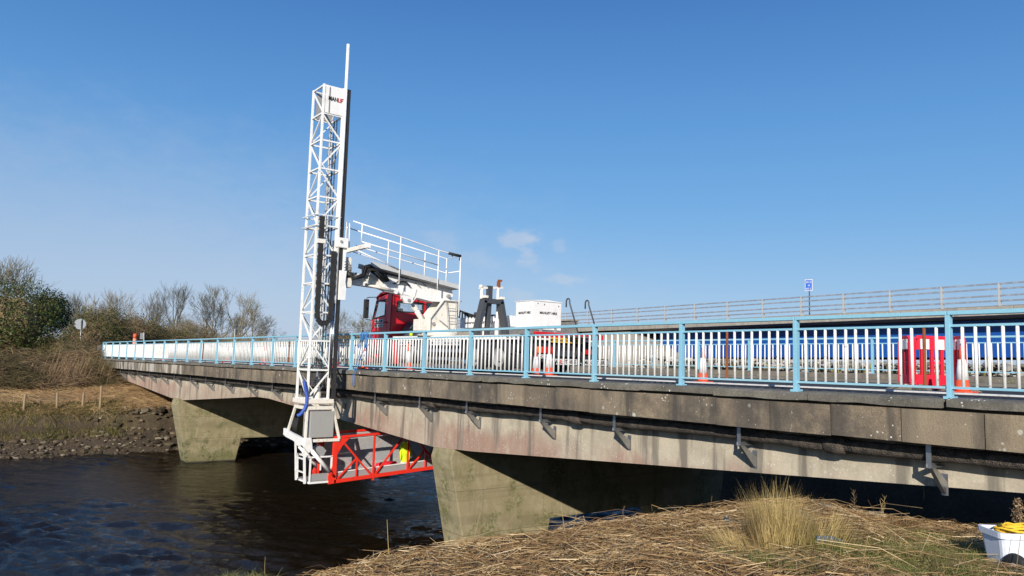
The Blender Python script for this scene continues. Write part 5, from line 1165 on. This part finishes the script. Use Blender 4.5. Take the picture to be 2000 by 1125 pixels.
bush('hedge_shrub', 'low brown shrub behind the railing, under the slim tree', 'bush', (-92, 21.2, .7), (2.8, 2.8, 1.6), 45, 1800, .09, 2600, 1.3, .016, -1.0)
bush('hedge_shrub', 'brownish thorn shrub at the foot of the twin-stemmed tree', 'bush', (-96, 25.4, .6), (2.6, 2.4, 2.4), 47, 1100, .09, 3000, 1.5, .016, -1.0, False, twigmat='twig_brown')
bush('hedge_shrub', 'dark low shrub on the bank just left of the railing end', 'bush', (-66, 8.6, -.5), (2.0, 2.4, 1.3), 49, 2400, .06, 2600, .8, .011, -1.9)
bush('hedge_shrub', 'leafy yellow-green shrub between the mast and the truck cab', 'bush', (-92, 44.0, .6), (2.6, 3.6, 2.1), 51, 3000, .10, 2600, 1.2, .016, -1.0, leafmat='ivy_leaf')
bush('hedge_shrub', 'second low shrub behind the truck cab', 'bush', (-92, 50.0, .5), (2.6, 4.0, 1.5), 53, 2200, .10, 1800, 1.2, .016, -1.0)
# brushwood: a hedge line of fine twigs too dense to count
rnd = random.Random(61); fm = FastMesh()
for _ in range(20000):
    y_ = rnd.uniform(-14, 62); x_ = -100 - rnd.uniform(-5, 14) - .0 * y_; z_ = ground(x_, y_) + rnd.uniform(-.1, .3); h_ = rnd.uniform(.8, 3.4) * (.72 + .5 * abs(mnoise.noise(Vector((y_ * .16, 3, 0)))))
    e = Vector((rnd.gauss(0, .5), rnd.gauss(0, .5), h_)); b = Vector((x_, y_, z_)); fm.stick(b, b + e, .020, .006, b + e * .5 + Vector((rnd.gauss(0, .12), rnd.gauss(0, .12), 0)))
    if rnd.random() < .8:
        q = b + e * .55; fm.stick(q, q + Vector((rnd.gauss(0, .5), rnd.gauss(0, .5), rnd.uniform(.3, .9))), .012, .004)
tag(fobj('brushwood', fm, 'twig_brown'), 'fine brown twigs of the hedge behind the railing', 'hedge', None, 'stuff')
# bramble thicket on the far bank
rnd = random.Random(62); fm = FastMesh()
for _ in range(15000):
    y_ = rnd.uniform(-14, 11.6); x_ = -57.0 - abs(rnd.gauss(0, 3.8)) + .25 * fbm(0, y_, .4, 9); z_ = ground(x_, y_)
    top = lin(x_, [(-72, .5), (-62, .75), (-58, .65), (-56.5, .3)]) * (1 + .6 * mnoise.noise(Vector((x_ * .3, y_ * .3, 1)))); L = rnd.uniform(.5, 1.5); a = rnd.uniform(0, 6.28)
    b = Vector((x_, y_, z_ + rnd.uniform(0, top))); e = Vector((math.cos(a) * L + .25, math.sin(a) * L, rnd.uniform(-.25, .45))); fm.stick(b, b + e, .013, .005, b + e * .5 + Vector((0, 0, .25 * rnd.random() * L)))
tag(fobj('bramble_thicket', fm, 'bramble'), 'tangle of brown brambles on the far bank', 'brambles', None, 'stuff')
rnd = random.Random(63); fm = FastMesh()
for _ in range(420):                                                     # tall pale reeds by the bridge end
    y_ = rnd.gauss(8.2, 1.1); x_ = -58.6 + rnd.gauss(0, .7)
    if y_ > 10.0: continue
    z_ = ground(x_, y_); h_ = rnd.uniform(.9, 1.9); e = Vector((.1, .35 * rnd.uniform(.2, 1.3), h_)); b = Vector((x_, y_, z_)); fm.stick(b, b + e, .012, .005, b + e * .5 - Vector((0, .08, 0)))
tag(fobj('tall_reeds', fm, 'bramble'), 'tall pale dead reeds beside the far end of the bridge', 'reeds', None, 'stuff')
# flattened straw ledge and rough green edge of the far bank
rnd = random.Random(64); fm = FastMesh(); fg = FastMesh()
def strand(x_, y_, z_, r_):
    a = rnd.gauss(math.pi / 2, .6) * rnd.choice((-1, 1)); L = rnd.uniform(.3, 1.1); zz = z_ + rnd.uniform(.0, .16); e = (x_ + math.cos(a) * L, y_ + math.sin(a) * L); ze = ground(*e) + rnd.uniform(0, .18)
    fm.stick((x_, y_, zz), (e[0], e[1], ze), r_, r_ * .5, ((x_ + e[0]) / 2, (y_ + e[1]) / 2, (zz + ze) / 2 + rnd.uniform(.02, .16)))
for _ in range(12000):
    y_ = rnd.uniform(-16, 27); s_ = rnd.uniform(3.0, 9.5) if y_ < 10.5 else rnd.uniform(3.6, 11); x_ = far_edge(y_) - s_; strand(x_, y_, ground(x_, y_), rnd.uniform(.006, .013))
for _ in range(9000):
    y_ = rnd.uniform(-16, 26); s_ = rnd.uniform(3.6, 9.0); x_ = far_edge(y_) - s_
    if y_ > 11 and x_ < -57.5: continue
    z_ = ground(x_, y_); a = rnd.gauss(math.pi / 2, .5) * rnd.choice((-1, 1)); L = rnd.uniform(.3, .9)
    fm.blade((x_, y_, z_ + rnd.uniform(.02, .20)), (math.cos(a) * L, math.sin(a) * L, rnd.uniform(-.04, .14)), (0, 0, 1), .012, (0, 0, -.05))
for _ in range(24000):
    y_ = rnd.uniform(-16, 9.8 + rnd.gauss(0, .5)); s_ = rnd.uniform(1.7, 4.6); x_ = far_edge(y_) - s_; z_ = ground(x_, y_)
    if rnd.random() > .35 + 1.1 * abs(mnoise.noise(Vector((x_ * .8, y_ * .6, 4)))) + (.3 if s_ > 3 else 0): continue
    L = rnd.uniform(.14, .42); fg.blade((x_, y_, z_ - .03), (rnd.gauss(.12, .12), rnd.gauss(0, .12), L), (0, 1, 0), .014, (rnd.gauss(.06, .05), rnd.gauss(0, .05), -.10 * L))
tag(fobj('flattened_straw', fm, 'far_grass'), 'flattened tan straw on the ledge of the far bank', 'straw', None, 'stuff')
tag(fobj('bank_grass', fg, 'far_green'), 'rough green grass along the edge of the far bank', 'grass', None, 'stuff')
# stones of the far shore
ico = None
def stone_pts(rnd, c, s, fl=.65):
    t = (1 + 5 ** .5) / 2; base = [(-1, t, 0), (1, t, 0), (-1, -t, 0), (1, -t, 0), (0, -1, t), (0, 1, t), (0, -1, -t), (0, 1, -t), (t, 0, -1), (t, 0, 1), (-t, 0, -1), (-t, 0, 1)]
    sx, sy, sz = s * rnd.uniform(.7, 1.3), s * rnd.uniform(.7, 1.3), s * fl * rnd.uniform(.6, 1.1); a = rnd.uniform(0, 6.28); ca, sa = math.cos(a), math.sin(a); out_ = []
    for p in base:
        j = rnd.uniform(.72, 1.12) / 1.9; x, y, z = p[0] * sx * j, p[1] * sy * j, p[2] * sz * j; out_.append((c[0] + x * ca - y * sa, c[1] + x * sa + y * ca, c[2] + z))
    return out_
ICF = [(0, 11, 5), (0, 5, 1), (0, 1, 7), (0, 7, 10), (0, 10, 11), (1, 5, 9), (5, 11, 4), (11, 10, 2), (10, 7, 6), (7, 1, 8), (3, 9, 4), (3, 4, 2), (3, 2, 6), (3, 6, 8), (3, 8, 9), (4, 9, 5), (2, 4, 11), (6, 2, 10), (8, 6, 7), (9, 8, 1)]
rnd = random.Random(65); m = MB()
for _ in range(4200):
    y_ = rnd.uniform(-16, 27); s_ = rnd.uniform(-.3, 2.0)
    if y_ > 8: s_ = rnd.uniform(-.2, 3.8)
    x_ = far_edge(y_) - s_; r_ = min(.22, .035 + rnd.expovariate(1 / .04)) * (1.25 if y_ > 7 else 1); m.add(stone_pts(rnd, (x_, y_, ground(x_, y_) + r_ * .15), r_), ICF)
tag(obj('rubble', m, 'stone', None, False, 0, False), 'grey rubble and mud along the far waterline', 'rubble', None, 'stuff')
rnd = random.Random(66)
spots = [(283, 803, .34, 'largest pale boulder by the left pier, high on the slope'), (300, 798, .25, 'boulder touching the big pale one by the left pier'), (276, 822, .24, 'long pale boulder halfway up the slope by the left pier'), (300, 832, .20, None), (262, 836, .18, None), (223, 838, .22, None), (210, 850, .24, 'flat pale boulder in the middle of the stony shore'), (245, 857, .22, None), (232, 846, .15, None), (250, 868, .17, None), (200, 835, .16, None), (172, 856, .2, None), (150, 862, .2, None),
         (118, 870, .24, None), (85, 866, .26, None), (60, 858, .26, None), (30, 864, .3, 'dark rounded lump of the eroded bank at far left'), (15, 876, .22, None), (308, 850, .17, None), (315, 868, .16, None), (288, 866, .15, None), (268, 880, .14, None), (190, 872, .16, None), (135, 846, .18, None)]
spots.sort()
for k_, (px, py, r_, lb) in enumerate(spots):
    d = px_dir(px, py); t = 40.0
    while t < 70 and d.z * t > ground(d.x * t, d.y * t) - .02: t += .1
    p = d * t; mm = MB().add(stone_pts(rnd, (0, 0, 0), r_), ICF); o = obj('boulder', mm, 'stone', None, False, .02, False); o.location = (p.x, p.y, p.z + r_ * .1)
    tag(o, lb or 'grey stone sunk in the far shore, ' + ORD[k_] + ' boulder from the left', 'boulder', 'boulders on the far shore')
# pale rubble between the two bridges
rnd = random.Random(67); m = MB()
for _ in range(2600):
    x_ = rnd.uniform(-34, 12); y_ = rnd.uniform(30.6, 36); r_ = rnd.uniform(.06, .22); hz_ = .40 * math.exp(-((y_ - 31.5) / 1.5) ** 2) * (1 + .4 * mnoise.noise(Vector((x_ * .3, 0, 0)))); m.add(stone_pts(rnd, (x_, y_, ground(x_, y_) + hz_ - .02), r_, .8), ICF)
tag(obj('pale_rubble', m, 'pale_stone', None, False, 0, False), 'bank of pale rubble between the road bridge and the flyover', 'rubble', None, 'stuff')
rnd = random.Random(68); fm = FastMesh()
for _ in range(5000):
    x_ = rnd.uniform(-40, -29) if rnd.random() < .5 else rnd.uniform(-34, 14); y_ = rnd.uniform(28.5, 40); z_ = ground(x_, y_); L = rnd.uniform(.15, .7); fm.blade((x_, y_, z_), (rnd.gauss(0, .12), rnd.gauss(0, .12), L), (.8, .6, 0), .02, (rnd.gauss(0, .08), 0, -.05))
tag(fobj('weeds', fm, 'far_green'), 'weeds growing on the ground between the bridges', 'weeds', None, 'stuff')

# fence posts on the far bank
for px, top, bot, lb in ((46, 770, 803, 'leftmost fence post on the far bank'), (110, 767, 803, 'second fence post from the left on the far bank'), (161, 767, 798, 'third fence post from the left on the far bank'), (195, 754, 800, 'tallest fence post, nearest the bridge end')):
    d = px_dir(px, bot); t = 40.0
    while t < 75 and d.z * t > ground(d.x * t, d.y * t): t += .05
    p = d * t; h_ = (bot - top) / 1483.8 * (p.dot(Fv)); tl = (rnd.uniform(-.04, .04), rnd.uniform(-.04, .04))
    o = obj('fence_post', MB().tube([(0, 0, -.3), (0, 0, h_ * .5), (tl[0], tl[1], h_)], [.07, .068, .065], 9), 'timber'); o.location = p; tag(o, lb, 'fence post', 'fence posts on the far bank')
o = obj('fence_post', MB().tube([(0, 0, 0), (.1, .28, .75)], [.07, .06], 8), 'timber'); o.location = (-59.6, 5.3, -1.9); tag(o, 'leaning fence post up in the brambles', 'fence post')
# signs beyond the far end
rs = thing('road_sign', 'round sign seen from behind on a grey post beyond the railing end', 'sign', (-66, 9.12, ground(-66, 9.12)))
obj('pole', MB().cyl((-66, 9.12, ground(-66, 9.12) - .2), (-66.0, 9.06, 2.05), .035, 8), 'steel_galv', rs, True)
obj('plate', MB().cyl((-66.06, 9.0, 1.78), (-66.09, 9.0, 1.78), .40, 28), 'sign_back', rs)
obj('stiffener', MB().lohi((-66.055, 9.08, 1.42), (-66.045, 9.16, 2.14)), 'dark_grey_paint', rs)
sp = thing('signpost', 'thin sign post with a narrow dark sign above the middle of the far railing', 'sign', (-80, 30, -.3))
def at_x(px, py, X_): d = px_dir(px, py); return d * (X_ / d.x)
p = at_x(459, 642, -70); q = at_x(457, 690, -70); obj('pole', MB().cyl(q, p, .05, 8), 'sign_back', sp); obj('plate', MB().lohi((p.x - .02, p.y + .05, p.z - .58), (p.x + .0, p.y + .22, p.z - .05)), 'dark_grey_paint', sp)
sp2 = thing('signpost', 'small grey sign post behind the far left railing', 'sign', (-72, 15.5, -.3))
p = at_x(281, 649, -72); q = at_x(281, 690, -72); obj('pole', MB().cyl(q, p, .045, 8), 'sign_back', sp2); obj('plate', MB().lohi((p.x - .02, p.y - .28, p.z - .6), (p.x, p.y - .02, p.z - .06)), 'mid_grey_paint', sp2)
tp_ = thing('traffic_post', 'orange and salmon marker post behind the far left railing', 'marker post', tuple(at_x(264, 695, -64)))
p = at_x(264, 652, -64); m = MB().cyl((p.x, p.y, -.6), (p.x, p.y, p.z - .35), .13, 12); obj('body', m, 'salmon_plastic', tp_, True); obj('top', MB().cyl((p.x, p.y, p.z - .35), (p.x, p.y, p.z), .13, 12), 'orange_plastic', tp_, True)
# short wall at the far end of the railing
o = obj('end_wall', MB().lohi((-63.6, by(-63) - .1, -.75), (-62.3, by(-62) + .15, bz(-62, .93))), 'deck_concrete'); tag(o, 'short grey end wall where the near railing stops', 'wall')

# ================================================================== near bank: dead reeds, grass, litter
rnd = random.Random(71)
def ongrid(): return rnd.uniform(-8.4, -2.2), rnd.uniform(1.6, 11.8)
def pile(x, y):
    """height of the heaped reeds over the ground"""
    s_ = near_s(x, y); return sm(-.5, .8, s_) * (.05 + .20 * max(0, mnoise.noise(Vector((x * .9, y * .9, 2.0))) + .2)) * sm(2.2, 3.6, y + .2 * x + 1.4)
fm = FastMesh(); cnt = 0
while cnt < 19000:
    x_, y_ = ongrid(); s_ = near_s(x_, y_)
    if s_ < -.35: continue
    # turf shows at the left end and in the lower right
    if y_ < 3.15 + .2 * fbm(x_, 0, 1, 3): continue
    g = sm(-4.9, -4.3, x_ + .35 * fbm(x_, y_, .6, 5)) * sm(6.4, 7.3, y_)
    if g > .5 and rnd.random() < .55: continue
    main = .9 + 1.1 * mnoise.noise(Vector((x_ * .35, y_ * .35, 7))); a = main + rnd.gauss(0, .75) + (math.pi if rnd.random() < .5 else 0)
    L = rnd.uniform(.10, .62) * (1 if rnd.random() < .86 else 1.7); z_ = ground(x_, y_) + rnd.uniform(0, 1) * pile(x_, y_) + .01
    if y_ < 4.4 or s_ < .3: L *= .6
    tilt = rnd.gauss(.02, .08) * L; ex, ey = x_ + math.cos(a) * L, y_ + math.sin(a) * L; ge = ground(ex, ey) + rnd.uniform(.3, 1.1) * pile(ex, ey)
    ze = max(ge if near_s(ex, ey) > -.2 else z_ - .1 * L, z_ - .25) + tilt; c_ = ((x_ + ex) / 2 + rnd.gauss(0, .025), (y_ + ey) / 2 + rnd.gauss(0, .025), (z_ + ze) / 2 + rnd.uniform(0, .03))
    if ey < 2.7: continue
    r_ = rnd.choice((.0018, .0022, .0028, .0035, .0044)); kn = Vector((rnd.gauss(0, .03), rnd.gauss(0, .03), rnd.uniform(-.01, .04))); c_ = Vector(c_) + kn * (L / .4); fm.stick((x_, y_, z_), c_, r_, r_ * .95); fm.stick(c_, (ex, ey, ze), r_ * .95, r_ * .7); cnt += 1
for _ in range(170):                                                       # loose stalks sticking up
    x_, y_ = ongrid()
    if near_s(x_, y_) < -.1 or y_ < 3: continue
    z_ = ground(x_, y_) + .03; L = rnd.uniform(.15, .45); a = rnd.uniform(0, 6.28); t = rnd.uniform(.1, 1.1); fm.stick((x_, y_, z_), (x_ + math.cos(a) * L * math.sin(t), y_ + math.sin(a) * L * math.sin(t), z_ + L * math.cos(t)), .0035, .0025)
for _ in range(16000):                                                     # shredded leaves and chaff between the stalks
    x_, y_ = ongrid(); s_ = near_s(x_, y_)
    if s_ < -.25 or y_ < 3.1: continue
    a = rnd.uniform(0, 6.28); L = rnd.uniform(.06, .26); z_ = ground(x_, y_) + rnd.uniform(.2, 1.15) * pile(x_, y_) + .01
    fm.blade((x_, y_, z_), (math.cos(a) * L, math.sin(a) * L, rnd.uniform(-.02, .05)), (-math.sin(a) * .6, math.cos(a) * .6, .8), rnd.uniform(.0025, .006), (rnd.gauss(0, .03), rnd.gauss(0, .03), rnd.uniform(-.03, .02)))
tag(fobj('dead_reeds', fm, 'reeds'), 'matted dead brown reed stalks covering the near bank', 'reeds', None, 'stuff')
fm = FastMesh(); cnt = 0; rnd = random.Random(72)
while cnt < 32000:                                                          # fresh grass
    if cnt < 6000: x_, y_ = rnd.uniform(-7.9, -5.6), rnd.uniform(1.2, 3.3)
    else: x_, y_ = rnd.uniform(-4.9, -2.0), rnd.uniform(6.2, 9.6)
    s_ = near_s(x_, y_)
    if s_ < -.25: continue
    if cnt < 6000 and y_ > 2.6 + .3 * fbm(x_, 0, 1, 3): continue
    dn = sm(-5.0, -4.2, x_ + .35 * fbm(x_, y_, .9, 5))
    if cnt >= 6000 and rnd.random() > dn: continue
    L = rnd.uniform(.07, .19) if cnt < 6000 else rnd.uniform(.05, .24); a = rnd.uniform(0, 6.28)
    fm.blade((x_, y_, ground(x_, y_)), (rnd.gauss(0, .35) * L, rnd.gauss(0, .35) * L, L), (math.cos(a), math.sin(a), 0), .0032, (rnd.gauss(0, .4) * L, rnd.gauss(0, .4) * L, -.25 * L)); cnt += 1
tag(fobj('grass', fm, 'green_grass'), 'short green grass growing on the near bank', 'grass', None, 'stuff')
def tussock(label, x, y, n_, rad, h, seed, mat='dry_grass', lean=(0, 0)):
    rnd = random.Random(seed); fm = FastMesh(); z = ground(x, y)
    for _ in range(n_):
        a = rnd.uniform(0, 6.28); r_ = rad * math.sqrt(rnd.random()); L = h * (.25 + .75 * rnd.random() ** 1.3) * (1 - .3 * r_ / rad) * (1 + .25 * mnoise.noise(Vector((3 * math.cos(a) + seed, 3 * math.sin(a), 4 * r_)))); o_ = .34 * r_ / rad
        fm.blade((r_ * math.cos(a), r_ * math.sin(a), -.03), (L * (o_ * math.cos(a) + lean[0] + rnd.gauss(0, .06)), L * (o_ * math.sin(a) + lean[1] + rnd.gauss(0, .06)), L), (math.cos(a + 1.5), math.sin(a + 1.5), 0), rnd.uniform(.0016, .0034), (rnd.gauss(0, .08) * L, rnd.gauss(0, .08) * L, -.06 * L))
    o = fobj('grass_tussock', fm, mat); o.location = (x, y, z); return tag(o, label, 'grass')
tussock('tall tan grass tussock standing up in the middle of the dead reeds', -4.85, 7.35, 2600, .30, .90, 81); tussock('few long seed stems rising above the tall tussock', -4.87, 7.4, 70, .16, 1.02, 80); tussock('green-tinged base of the tall tussock, spreading to its right', -4.5, 7.45, 1500, .40, .30, 82, 'green_grass')
tussock('loose clump of tan grass on the right side of the tall tussock', -4.55, 7.75, 900, .30, .55, 89, 'dry_grass', (.15, .2)); tussock('bent sheaf of tan grass left of the tall tussock', -4.95, 6.85, 1500, .30, .42, 83, 'dry_grass', (-.5, -.25)); tussock('wispy tan grass at the crest behind the tall tussock', -6.2, 9.0, 500, .25, .42, 84)
tussock('small tan tuft on the crest left of the pale stones', -5.9, 9.6, 220, .2, .35, 85)
tussock('tuft of fine pale grass between the pale stones and the tub', -4.6, 9.9, 500, .7, .16, 86); tussock('tan and green tuft at the bottom right, left of the tub', -3.75, 7.9, 1500, .45, .30, 87, 'green_grass')
tussock('green tuft at the bottom edge left of the tub', -4.1, 7.35, 1600, .45, .28, 88, 'green_grass')
def dock(label, px, py, h, seed, lean=0.0, red=False, br=9):
    rnd = random.Random(seed); d = px_dir(px, py); t = 6.0
    while t < 16 and d.z * t > ground(d.x * t, d.y * t) + .02: t += .03
    p = d * t; fm = FastMesh(); a = Vector((0, 0, 0)); tip = Vector((lean * .6, lean * .8, h)); fm.stick(a, tip, .0045, .002, tip * .5 + Vector((.01, -.01, 0)))
    for i in range(br):
        q = tip * (.35 + .62 * i / 9); s_ = 1 if i % 2 else -1; fm.stick(q, q + Vector((s_ * .05 * rnd.uniform(.3, 1), s_ * .06 * rnd.uniform(.3, 1), .08 * rnd.uniform(.5, 1.2))) * (h / .5), .003, .0015)
    o = fobj('dead_weed', fm, 'bramble' if red else 'dry_grass'); o.location = p; tag(o, label, 'weed')
dock('branched dead weed on the crest, second from the tub', 1722, 1020, .36, 91, .05); dock('dark reddish dead weed behind the pale stones', 1668, 1008, .36, 92, 0, True); dock('dead weed with curled tips right of the branched one', 1765, 1018, .28, 93, .08)
dock('small dead weed between tall tussock and pale stones', 1545, 1010, .26, 94, .08); dock('thin dead stem at the crest right of the tussock', 1508, 1000, .42, 95, .02, False, 1); dock('single tall pale stem rising from the turf at the lower left', 517, 1122, .33, 96, -.01, False, 0)
dock('single pale stem standing in the reeds below the pier', 762, 1110, .45, 97, -.05, False, 0); dock('short dead stem on the crest near the pier', 1215, 1004, .16, 98, .05, True)
# pale ledge of stones on the crest
rnd = random.Random(73); stl = ['long pale flat stone on the crest right of the tussock', 'greenish humped stone in the middle of the pale ledge', 'small pale stone in the crest, right of the humped one', 'rightmost pale stone of the ledge on the crest', 'low pale stone at the left end of the ledge']
for (px, py, r_), lb in zip(((1560, 1014, .20), (1618, 1008, .22), (1655, 1014, .15), (1712, 1018, .20), (1530, 1016, .10)), stl):
    d = px_dir(px, py); t = 6.0
    while t < 16 and d.z * t > ground(d.x * t, d.y * t) + .0: t += .03
    p = d * t + Vector((0, 0, .05)); o = obj('ledge_stone', MB().add(stone_pts(rnd, (0, 0, 0), r_ * 1.15, .5), ICF), 'ledge_rock', None, False, .015, False); o.location = p; tag(o, lb, 'stone')
# litter
def on_ground(px, py, up=0.0):
    d = px_dir(px, py); t = 6.0
    while t < 16 and d.z * t > ground(d.x * t, d.y * t) + up: t += .02
    return d * t
p = on_ground(1618, 1056, .08); bt = thing('plastic_bottle', 'blue-grey plastic bottle lying in the dead reeds', 'bottle', tuple(p))
q = Vector((.62, .78, 0)); obj('body', MB().tube([p - q * .13, p - q * .12, p - q * .02, p + q * .06, p + q * .10], [.02, .048, .05, .048, .02], 14), 'bottle_blue', bt, True); obj('neck', MB().tube([p + q * .10, p + q * .17], [.018, .014], 10), 'bottle_blue', bt, True)
p = on_ground(1418, 1016, .10); bt = thing('clear_bottle', 'crumpled clear plastic bottle on the crest left of the tussock', 'bottle', tuple(p)); obj('body', MB().tube([p + Vector((0, 0, -.12)), p + Vector((0, 0, -.02)), p + Vector((.01, 0, .04)), p + Vector((.01, 0, .07))], [.042, .046, .03, .015], 12), 'glass_clear', bt, True)
# white tub with rope at the right edge
tb = thing('plastic_tub', 'white plastic tub full of yellow rope at the lower right corner', 'tub', (-3.05, 8.45, -1.9))
dx = Vector((.62, .78, 0)); dy = Vector((-.78, .62, 0)); c0 = Vector((-2.97, 8.42, 0)) + Vector((.0, .0, 0))
def TP(a, b, z): return c0 + dx * a + dy * b + Vector((0, 0, z))
def rr(w, d, z, r=.06, n_=4):
    out_ = []
    for cx, cy, a0 in ((w - r, d - r, 0), (-w + r, d - r, 90), (-w + r, -d + r, 180), (w - r, -d + r, 270)):
        for i in range(n_): a = R(a0 + 90 * i / (n_ - 1)); out_.append(TP(cx + r * math.cos(a), cy + r * math.sin(a), z))
    return out_
zt0 = -1.475
body = MB(); L_ = [rr(.20, .15, zt0 - .43), rr(.245, .185, zt0 - .06), rr(.265, .205, zt0 - .055), rr(.27, .21, zt0), rr(.25, .19, zt0), rr(.235, .175, zt0 - .05), rr(.19, .14, zt0 - .40)]
n_ = len(L_[0]); body.v = [tuple(p) for l in L_ for p in l]
for i in range(len(L_) - 1):
    for j in range(n_): body.f.append((i * n_ + j, i * n_ + (j + 1) % n_, (i + 1) * n_ + (j + 1) % n_, (i + 1) * n_ + j))
body.f.append(tuple(range(n_))); body.f.append(tuple(range((len(L_) - 1) * n_, len(L_) * n_)))
obj('tub_body', body, 'tub_white', tb)
obj('handle', MB().tube([TP(-.03, -.20, zt0 - .26), TP(.03, -.215, zt0 - .235), TP(.15, -.218, zt0 - .235), TP(.22, -.2, zt0 - .26)], .009, 6), 'mid_grey_paint', tb, True)
ry = thing('yellow_rope', 'coil of yellow rope heaped in the white tub', 'rope', tuple(TP(0, 0, zt0 - .05))); rnd = random.Random(75); m = MB()
for k in range(16):
    a0 = rnd.uniform(0, 6.28); rr_ = rnd.uniform(.5, 1.0); zz = zt0 - .05 + .006 * k; m.tube([TP(.20 * rr_ * math.cos(a0 + t), .14 * rr_ * math.sin(a0 + t), zz + .012 * math.sin(3 * t + k)) for t in np.linspace(0, 5.2, 16)], .010, 6)
obj('coil', m, 'rope_yellow', ry, True)
wh = thing('small_wheel', 'small black wheel leaning against the white tub', 'wheel', tuple(TP(-.03, -.27, zt0 - .38)))
p = TP(-.17, -.25, zt0 - .30); ax_ = (dx * .95 + dy * .3).normalized(); prof = [(.05, -.03), (.12, -.035), (.135, 0), (.12, .035), (.05, .03)]; u_ = Vector((0, 0, 1)); w_ = ax_.cross(u_).normalized(); m = MB(); N_ = 20
for r_, t_ in prof:
    for j in range(N_): a = 2 * math.pi * j / N_; m.v.append(tuple(p + ax_ * t_ + (u_ * math.cos(a) + w_ * math.sin(a)) * r_))
for i in range(len(prof) - 1):
    for j in range(N_): m.f.append((i * N_ + j, i * N_ + (j + 1) % N_, (i + 1) * N_ + (j + 1) % N_, (i + 1) * N_ + j))
obj('tyre', m, 'black_rubber', wh, True); obj('hub', MB().cyl(p - ax_ * .03, p + ax_ * .03, .05, 14), 'mid_grey_paint', wh)
dk = thing('dock_plant', 'brown seeding dock plant at the right edge behind the tub', 'plant', tuple(TP(.24, .3, zt0 - .4))); rnd = random.Random(76); fm = FastMesh(); fs_ = FastMesh()
b0 = TP(.24, .28, zt0 - .45)
for k in range(5):
    tip = b0 + Vector((rnd.gauss(0, .05), rnd.gauss(0, .05), rnd.uniform(.55, .75))); fm.stick(b0, tip, .005, .003)
    for i in range(130):
        q = b0.lerp(tip, rnd.uniform(.6, 1)) + Vector((rnd.gauss(0, .02), rnd.gauss(0, .02), 0)); s = .011; kk = len(fs_.v); fs_.v += [tuple(q + Vector((rnd.gauss(0, s), rnd.gauss(0, s), rnd.gauss(0, s)))) for _ in range(3)]; fs_.f.append((kk, kk + 1, kk + 2))
fobj('stem', fm, 'bramble', dk); fobj('seed_head', fs_, 'bramble', dk)

for o in (post_o, bar_o, rbar_o, fp_o): bpy.data.objects.remove(o)
for a, b in variants: bpy.data.objects.remove(a); bpy.data.objects.remove(b)
